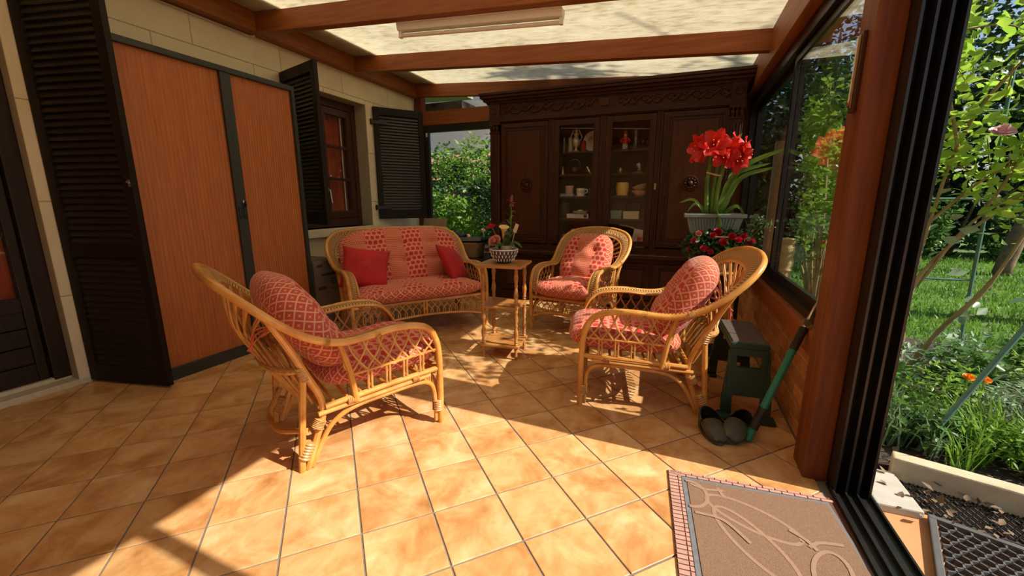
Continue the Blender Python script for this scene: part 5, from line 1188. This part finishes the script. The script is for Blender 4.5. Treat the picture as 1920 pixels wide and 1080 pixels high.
# ---- climbing rose on a green trellis
tl=thing('garden_trellis','green metal ladder trellis standing in the flower bed','trellis',(1.69,3.61,-.05))
A0,B0=Vector((1.505,3.60,-.05)),Vector((1.875,3.62,-.05))
lean=Vector((.0,.0,0))
for P in (A0,B0): MB().tube([P,P+Vector((-.05,0,2.0))],.011,8).build('upright','trellis_green',tl,smooth=True)
for z in (.13,.66,1.19,1.72): MB().tube([A0+Vector((0,0,z)),B0+Vector((0,0,z))],.008,8).build('rung','trellis_green',tl,smooth=True)
pst=MB().tube([(1.12,2.31,-.06),(1.70,2.42,1.22)],.011,8).build('slanting_stake','trellis_green',None,smooth=True); tag(pst,'slanting green stake leaning across the flower bed','stake')
cr=thing('climbing_rose','climbing rose with arching bare stems and yellow-green leaves on the trellis','rose',(1.52,3.45,-.05))
cane=[[(1.44,3.35,-.03),(1.40,3.30,.35),(1.46,3.28,.72),(1.75,3.25,1.10),(2.15,3.2,1.35)],[(1.46,3.36,-.03),(1.42,3.32,.5),(1.44,3.3,1.0),(1.5,3.2,1.6),(1.75,3.0,2.1)],[(1.50,3.38,-.03),(1.62,3.36,.3),(1.80,3.3,.7),(1.95,3.2,1.5),(2.0,3.0,2.2)],[(1.44,3.30,.6),(1.62,3.2,1.05),(1.95,3.1,1.3),(2.3,3.0,1.55)],[(1.44,3.3,1.0),(1.6,3.2,1.25),(1.9,3.1,1.5),(2.2,2.95,1.95)],[(1.46,3.2,1.4),(1.3,3.1,1.8),(1.2,3.0,2.2)],[(1.75,3.25,1.1),(1.9,3.2,1.2),(2.2,3.15,1.1)],[(1.62,3.2,1.05),(1.7,3.15,1.4),(1.62,3.1,1.8)]]
lp_=[]
for i,c in enumerate(cane):
    q=spline(c,10); MB().tube(q,[.019,.014,.009,.006] if i<3 else [.009,.007,.004],7).build('cane','branch',cr,smooth='all')
    for k in range(len(q)):
        if q[k].z>1.15: lp_ += [tuple(q[k]+Vector(rng.normal(0,.10,3))) for _ in range(5)]
rr_=random.Random(3)
for i in range(26):
    s0=Vector(lp_[rr_.randrange(len(lp_))]); e0=s0+Vector((rr_.uniform(-.25,.3),rr_.uniform(-.15,.15),rr_.uniform(-.15,.25))); q=spline([s0,(s0+e0)/2+Vector((0,0,.05)),e0],5); MB().tube(q,[.0045,.002],5).build('twig','branch',cr,smooth='all'); lp_+= [tuple(p+Vector(rng.normal(0,.05,3))) for p in q for _ in range(2)]
top=[(rr_.uniform(1.25,2.6),rr_.uniform(2.85,3.5),rr_.uniform(1.35,2.35)) for _ in range(250)]
v,f=leaf_cloud(np.array(lp_+top),.062,.45,.62,21); cloud_obj('foliage',v,f,'leaf_yellow',cr)
low_=[(rr_.uniform(1.4,2.2),rr_.uniform(3.1,3.5),rr_.uniform(.15,1.2)) for _ in range(46)]
v,f=leaf_cloud(np.array(low_),.075,.4,.6,22); cloud_obj('low_foliage',v,f,'leaf_silver',cr)
for i,(x,y,z) in enumerate(((1.52,3.0,1.46),(1.93,3.0,1.58),(1.6,2.95,1.66),(2.1,3.0,1.4))): rose_bloom((x,y,z),.05,(R(30),0,0),4,40+i).build('pale_rose','petal_pale',cr,smooth='all')
# ---- rose bush outside the sliding window (its leaves dapple the floor)
def shrub(name,label,cat,base,c,r,n,size,mat,seed,k=14,stems=5,group=None,lr=.38,bark='branch',asp=.6,litter=0):
    t=thing(name,label,cat,base,0,group); P=lumps(n,c,r,k,seed,lr); v,f=leaf_cloud(P,size,.4,asp,seed); cloud_obj('foliage',v,f,mat,t)
    rs=random.Random(seed)
    for i in range(stems):
        q=P[rs.randrange(len(P))]; MB().tube(spline([base,(base[0]*.6+q[0]*.4+rs.uniform(-.05,.05),base[1]*.6+q[1]*.4,base[2]*.5+q[2]*.5),tuple(q)],5),[.02*max(r)/.8,.012*max(r)/.8,.005],6).build('stem',bark,t,smooth='all')
    return t
shrub('rose_bush','leafy rose bush crowding the sliding window from outside','bush',(1.15,4.0,-.05),(1.14,4.0,1.40),(.20,.80,.85),2300,.060,'leaf_rose',31,30,9,lr=.28)
shrub('rose_branch','loose overhanging rose branch high outside the near sliding window','rose',(1.02,2.45,-.05),(1.12,2.45,2.10),(.16,.42,.24),330,.055,'leaf_rose',35,12,1,lr=.30)
shrub('rose_bush','taller rose bush outside the far sliding window','bush',(1.5,5.6,-.05),(1.5,5.6,1.5),(.35,.7,1.1),2600,.055,'leaf_mid',32,20,7,lr=.36)
# ---- plants in the bed
names=[('leafy_perennial','leaf_mid',.055,.45),('leafy_perennial','leaf_rose',.038,.35),('leafy_perennial','leaf_silver',.05,.26)]
bedP=[(1.10,2.75,.22),(1.35,2.62,.26),(1.62,2.58,.24),(1.95,2.62,.22),(2.3,2.6,.22),(1.25,3.1,.30),(1.60,3.02,.28),(1.95,3.05,.26),(2.35,3.1,.26),(1.15,2.42,.15),(1.45,2.30,.15),(1.80,2.25,.16),(2.1,2.2,.15),(2.6,2.75,.24),(1.75,3.4,.25),(2.2,3.5,.25),(2.7,3.3,.25),(1.05,3.3,.3)]
for i,(x,y,h) in enumerate(bedP):
    nm,mt_,sz,asp=names[(i*7)%3]; r_=np.random.default_rng(60+i)
    kd_=(i*7)%3; t=thing(nm,['low broad-leaved mid-green perennial in the kerbed flower bed','low fine-leaved bright green perennial in the kerbed flower bed','low pale silvery-leaved perennial in the kerbed flower bed'][kd_],'plant',(x,y,-.02),0,['broad-leaved perennials in the bed','fine-leaved perennials in the bed','silvery perennials in the bed'][kd_])
    P=ellipsoid(460,(x,y,h*.62),(.20,.17,h*.62),.25,60+i); v,f=leaf_cloud(P,sz,.4,asp,90+i,.8); cloud_obj('foliage',v,f,mt_,t)
    for k in range(5):
        q=P[k*13]; MB().tube([(x,y,-.02),tuple((np.array([x,y,0])+q)/2+[.01,.01,.03]),tuple(q)],.003,5).build('stem','stem',t,smooth=True)
def tuft(x,y,h,n,seed,mat='grass',w=.008,spread=.5):
    r_=np.random.default_rng(seed); vs_=[]; fs=[]
    for k in range(n):
        a=r_.uniform(0,6.28); L=h*r_.uniform(.6,1.15); s=r_.uniform(.15,spread); b=np.array([x+r_.normal(0,.02),y+r_.normal(0,.02),-.03]); d=np.array([math.cos(a)*s,math.sin(a)*s,1-.4*s]); sd=np.array([-math.sin(a),math.cos(a),0])*w/2; p1=b+d*L*.55; p2=b+d*L*.9+np.array([math.cos(a)*s*.35*L,math.sin(a)*s*.35*L,-.12*L*s*3]); i=len(vs_)
        vs_+=[b-sd,b+sd,p1+sd*.9,p1-sd*.9,p2]; fs+=[(i,i+1,i+2),(i,i+2,i+3),(i+3,i+2,i+4)]
    return np.array(vs_),np.array(fs)
rs=random.Random(12)
for i in range(54):
    x=rs.uniform(1.0,2.5); y=2.22+(x-1)*-.25+rs.uniform(0,.45); t=thing('grass_tuft','tuft of long bright green arching blades in the flower bed' if i%3 else 'tuft of long greyish silver blades in the flower bed','grass',(x,y,-.03),0,'green grass tufts in the bed' if i%3 else 'silver grass tufts in the bed'); v,f=tuft(x,y,rs.uniform(.22,.38),34,200+i); cloud_obj('blades',v,f,'grass' if i%3 else 'leaf_silver',t)
for i,(x,y,z) in enumerate(((1.35,2.5,.30),(1.42,2.52,.29),(1.9,2.45,.26),(2.2,2.4,.2))):
    t=thing('marigold',['first','second','third','fourth'][i]+' small orange flower from the door jamb in the bed','flower',(x,y,-.02),0,'orange flowers in the bed'); MB().tube([(x,y,-.02),(x,y,z)],.003,5).build('stem','stem',t,smooth=True); rose_bloom((x,y,z),.022,(R(30),0,0),4,70+i).build('bloom','petal_orange',t,smooth='all')
# wooden stump behind the jamb
o=MB().lathe([(.05,-.05),(.048,.25),(.045,.3),(.001,.305)],12,(.90,2.2,0)).build('wooden_stake_post','bark',None,smooth=True); tag(o,'short brown wooden post just behind the door jamb','post')
# ---- lawn grass (uncountable)
n=34000; yy=3.2+9.5*rng.uniform(0,1,n)**1.3; xx=.9+rng.uniform(0,1,n)*(yy*.62+.6); vs_=np.zeros((n,3,3)); hgt=rng.uniform(.035,.085,n); an=rng.uniform(0,6.28,n)
b=np.stack([xx,yy,np.full(n,-.08)],1); sd=np.stack([np.cos(an),np.sin(an),0*an],1)*(.005+.0008*yy)[:,None]; tp=b+np.stack([rng.normal(0,.02,n),rng.normal(0,.02,n),hgt],1)
vs_=np.stack([b-sd,b+sd,tp],1).reshape(-1,3); f=np.arange(n*3).reshape(-1,3); lw=cloud_obj('lawn_grass',vs_,f,'grass'); tag(lw,'mown lawn grass spreading behind the flower bed','grass')
# ---- hedge and trees at the back of the lawn
HG='dark hedge shrubs behind the lawn'
for i,(x,y,h) in enumerate([(1.0,9.5,3.2),(2.6,11.2,3.6),(4.2,12.0,4.0),(5.8,12.3,4.2),(7.4,12.4,4.0),(9.2,12.2,4.2),(3.4,13.6,8.5),(5.4,14.0,9.0),(7.6,14.2,9.0),(1.6,13.0,8.0)]):
    shrub('hedge_shrub' if h<7 else 'evergreen_tree','dense dark evergreen shrub in the hedge behind the lawn' if h<7 else 'tall dark evergreen tree rising behind the hedge','hedge' if h<7 else 'tree',(x,y,-.08),(x,y,h*.5),(1.15,.8,h*.52),3800,.16,'leaf_dark',300+i,26,3,HG if h<7 else 'tall evergreen trees behind the hedge',.42,'bark')
for i,(x,y,h) in enumerate([(2.9,10.6,1.1),(4.6,11.3,1.3),(6.4,11.5,1.2)]):
    shrub('light_shrub',['left','middle','right'][i]+' one of three paler shrubs at the foot of the hedge','bush',(x,y,-.08),(x,y,h*.5),(.7,.5,h*.55),1300,.10,'leaf_mid',330+i,12,3,'paler shrubs at the hedge foot')
tt=thing('garden_tree','dark leaning tree trunk at the right edge of the lawn','tree',(5.1,9.2,-.08)); MB().tube(spline([(5.05,9.2,-.08),(5.25,9.2,1.2),(5.6,9.3,2.6),(5.8,9.5,4.2)],6),[.11,.09,.08,.06],10).build('trunk','bark',tt,smooth='all')
v,f=leaf_cloud(lumps(5200,(5.9,9.4,4.6),(1.7,1.6,1.3),26,41,.36),.11,.4,.6,41); cloud_obj('crown',v,f,'leaf_dark',tt)
# tree on the sunny side whose crown dapples the roof and the far windows
tt=thing('shade_tree','broad leafy tree on the sunny side shading the far roof bays','tree',(5.6,5.6,-.08)); MB().tube(spline([(5.6,5.6,-.08),(5.5,5.5,2.6),(5.3,5.2,5.4),(5.4,5.0,8.0)],6),[.17,.14,.11,.04],10).build('trunk','bark',tt,smooth='all')
for k in range(14):
    a=k*2.4; z0=4.6+.2*k; MB().tube(spline([(5.35,5.2,z0),(5.35+math.cos(a)*1.0,5.1+math.sin(a)*1.0,z0+.5),(5.35+math.cos(a)*2.2,4.9+math.sin(a)*2.0,z0+.7)],5),[.05,.03,.012],6).build('limb','bark',tt,smooth='all')
v,f=leaf_cloud(lumps(3400,(5.2,5.5,7.3),(2.4,1.45,1.4),30,43,.24),.10,.4,.6,43); cloud_obj('crown',v,f,'leaf_rose',tt)
# plank post and ringed pot seen through the far sliding pane
o=MB().box(.93,1.03,5.32,5.38,-.08,1.75).build('plank_post','stand_wood',None,bevel=.004); tag(o,'weathered pinkish wooden post outside the far sliding pane','post')
rp=MB().lathe([(r_*.61,z_*.66) for r_,z_ in [(.09,0),(.10,.02),(.085,.05),(.10,.10),(.10,.15),(.085,.19),(.10,.23),(.10,.30),(.085,.34),(.105,.38),(.105,.41),(.09,.42),(.001,.42)]],20,(.88,4.05,.545)).lathe([(.055,-.10),(.05,.545)],14,(.88,4.05,0)).build('ringed_pot','yellow_pot',None,smooth=True); tag(rp,'ochre ringed pottery pedestal just outside the sliding window','pot')
# ---- garden beyond the end window
shrub('garden_bush','bright sunlit bush filling the end window','bush',(-3.9,6.9,-.08),(-3.9,7.0,.98),(1.0,.7,1.08),4400,.085,'leaf_rose',51,22,6,lr=.40)
shrub('garden_bush','darker bush behind the hutch side of the end window','bush',(-2.6,7.0,-.08),(-2.75,7.1,1.0),(.8,.6,1.25),3200,.08,'leaf_dark',52,18,6,lr=.40)
shrub('garden_bush','tall leafy bush further behind the end window','bush',(-5.2,9.0,-.08),(-5.0,9.2,1.15),(1.7,.8,1.3),4200,.11,'leaf_mid',53,20,4,lr=.40)
for i,(x,y,z) in enumerate(((-3.25,6.25,.55),(-3.3,6.25,.35),(-2.95,6.2,.65))):
    t=thing('pink_rose_stem',['upper','lower','right'][i]+' one of three pink roses outside the end window','rose',(x,y,-.08),0,'pink roses outside the end window'); MB().tube([(x,y+.05,-.08),(x,y,z)],.004,5).build('stem','stem',t,smooth=True); rose_bloom((x,y,z),.035,(R(40),0,0),4,80+i).build('bloom','petal_pink',t,smooth='all')
fn=thing('dark_fence','dark slatted fence behind the bushes outside the end window','fence',(-4,7.9,-.08))
for i in range(34): MB().box(-6.2+i*.13,-6.2+i*.13+.10,7.9,7.92,-.08,1.35).build('fence_board','dark_fence',fn)
hs=thing('neighbour_house','pale neighbouring house with a tiled roof beyond the end window','house',(-13,22,0))
MB().box(-18,-9,21,27,-.1,2.3).build('wall','house_wall',hs); MB().hexa([(-18.6,20.5,2.3),(-8.5,20.5,2.3),(-8.5,27.5,2.3),(-18.6,27.5,2.3)],[(-18.6,24,4.0),(-8.5,24,4.0),(-8.5,24.1,4.0),(-18.6,24.1,4.0)]).build('roof','house_roof',hs)
h2=thing('tall_house','tall white rendered house behind the tiled roof beyond the end window','house',(-16,31,0)); MB().box(-30,-9,30,36,-.1,11).build('wall','house_wall',h2); MB().box(-30.5,-8.5,29.6,36.4,11,11.3).build('roof','house_roof',h2)
for x in (-27,-23,-19,-15,-12):
    wv=MB().box(x,x+1.3,29.93,30,3.4,5.0).build('window','house_wall',h2); MB().box(x+.12,x+1.18,29.9,29.94,3.5,4.9).build('pane','dark_gap',wv)
for x in (-16.8,-14.6,-12.4,-10.4):
    wv=MB().box(x,x+1.0,20.95,21.0,1.0,2.0).build('window','house_wall',hs); MB().box(x+.08,x+.92,20.93,20.96,1.08,1.92).build('pane','dark_gap',wv)
struct(MB().box(-4.2,-2.84,5.35,5.75,2.34,2.475).build('trim_eaves_box','dark_fence'))
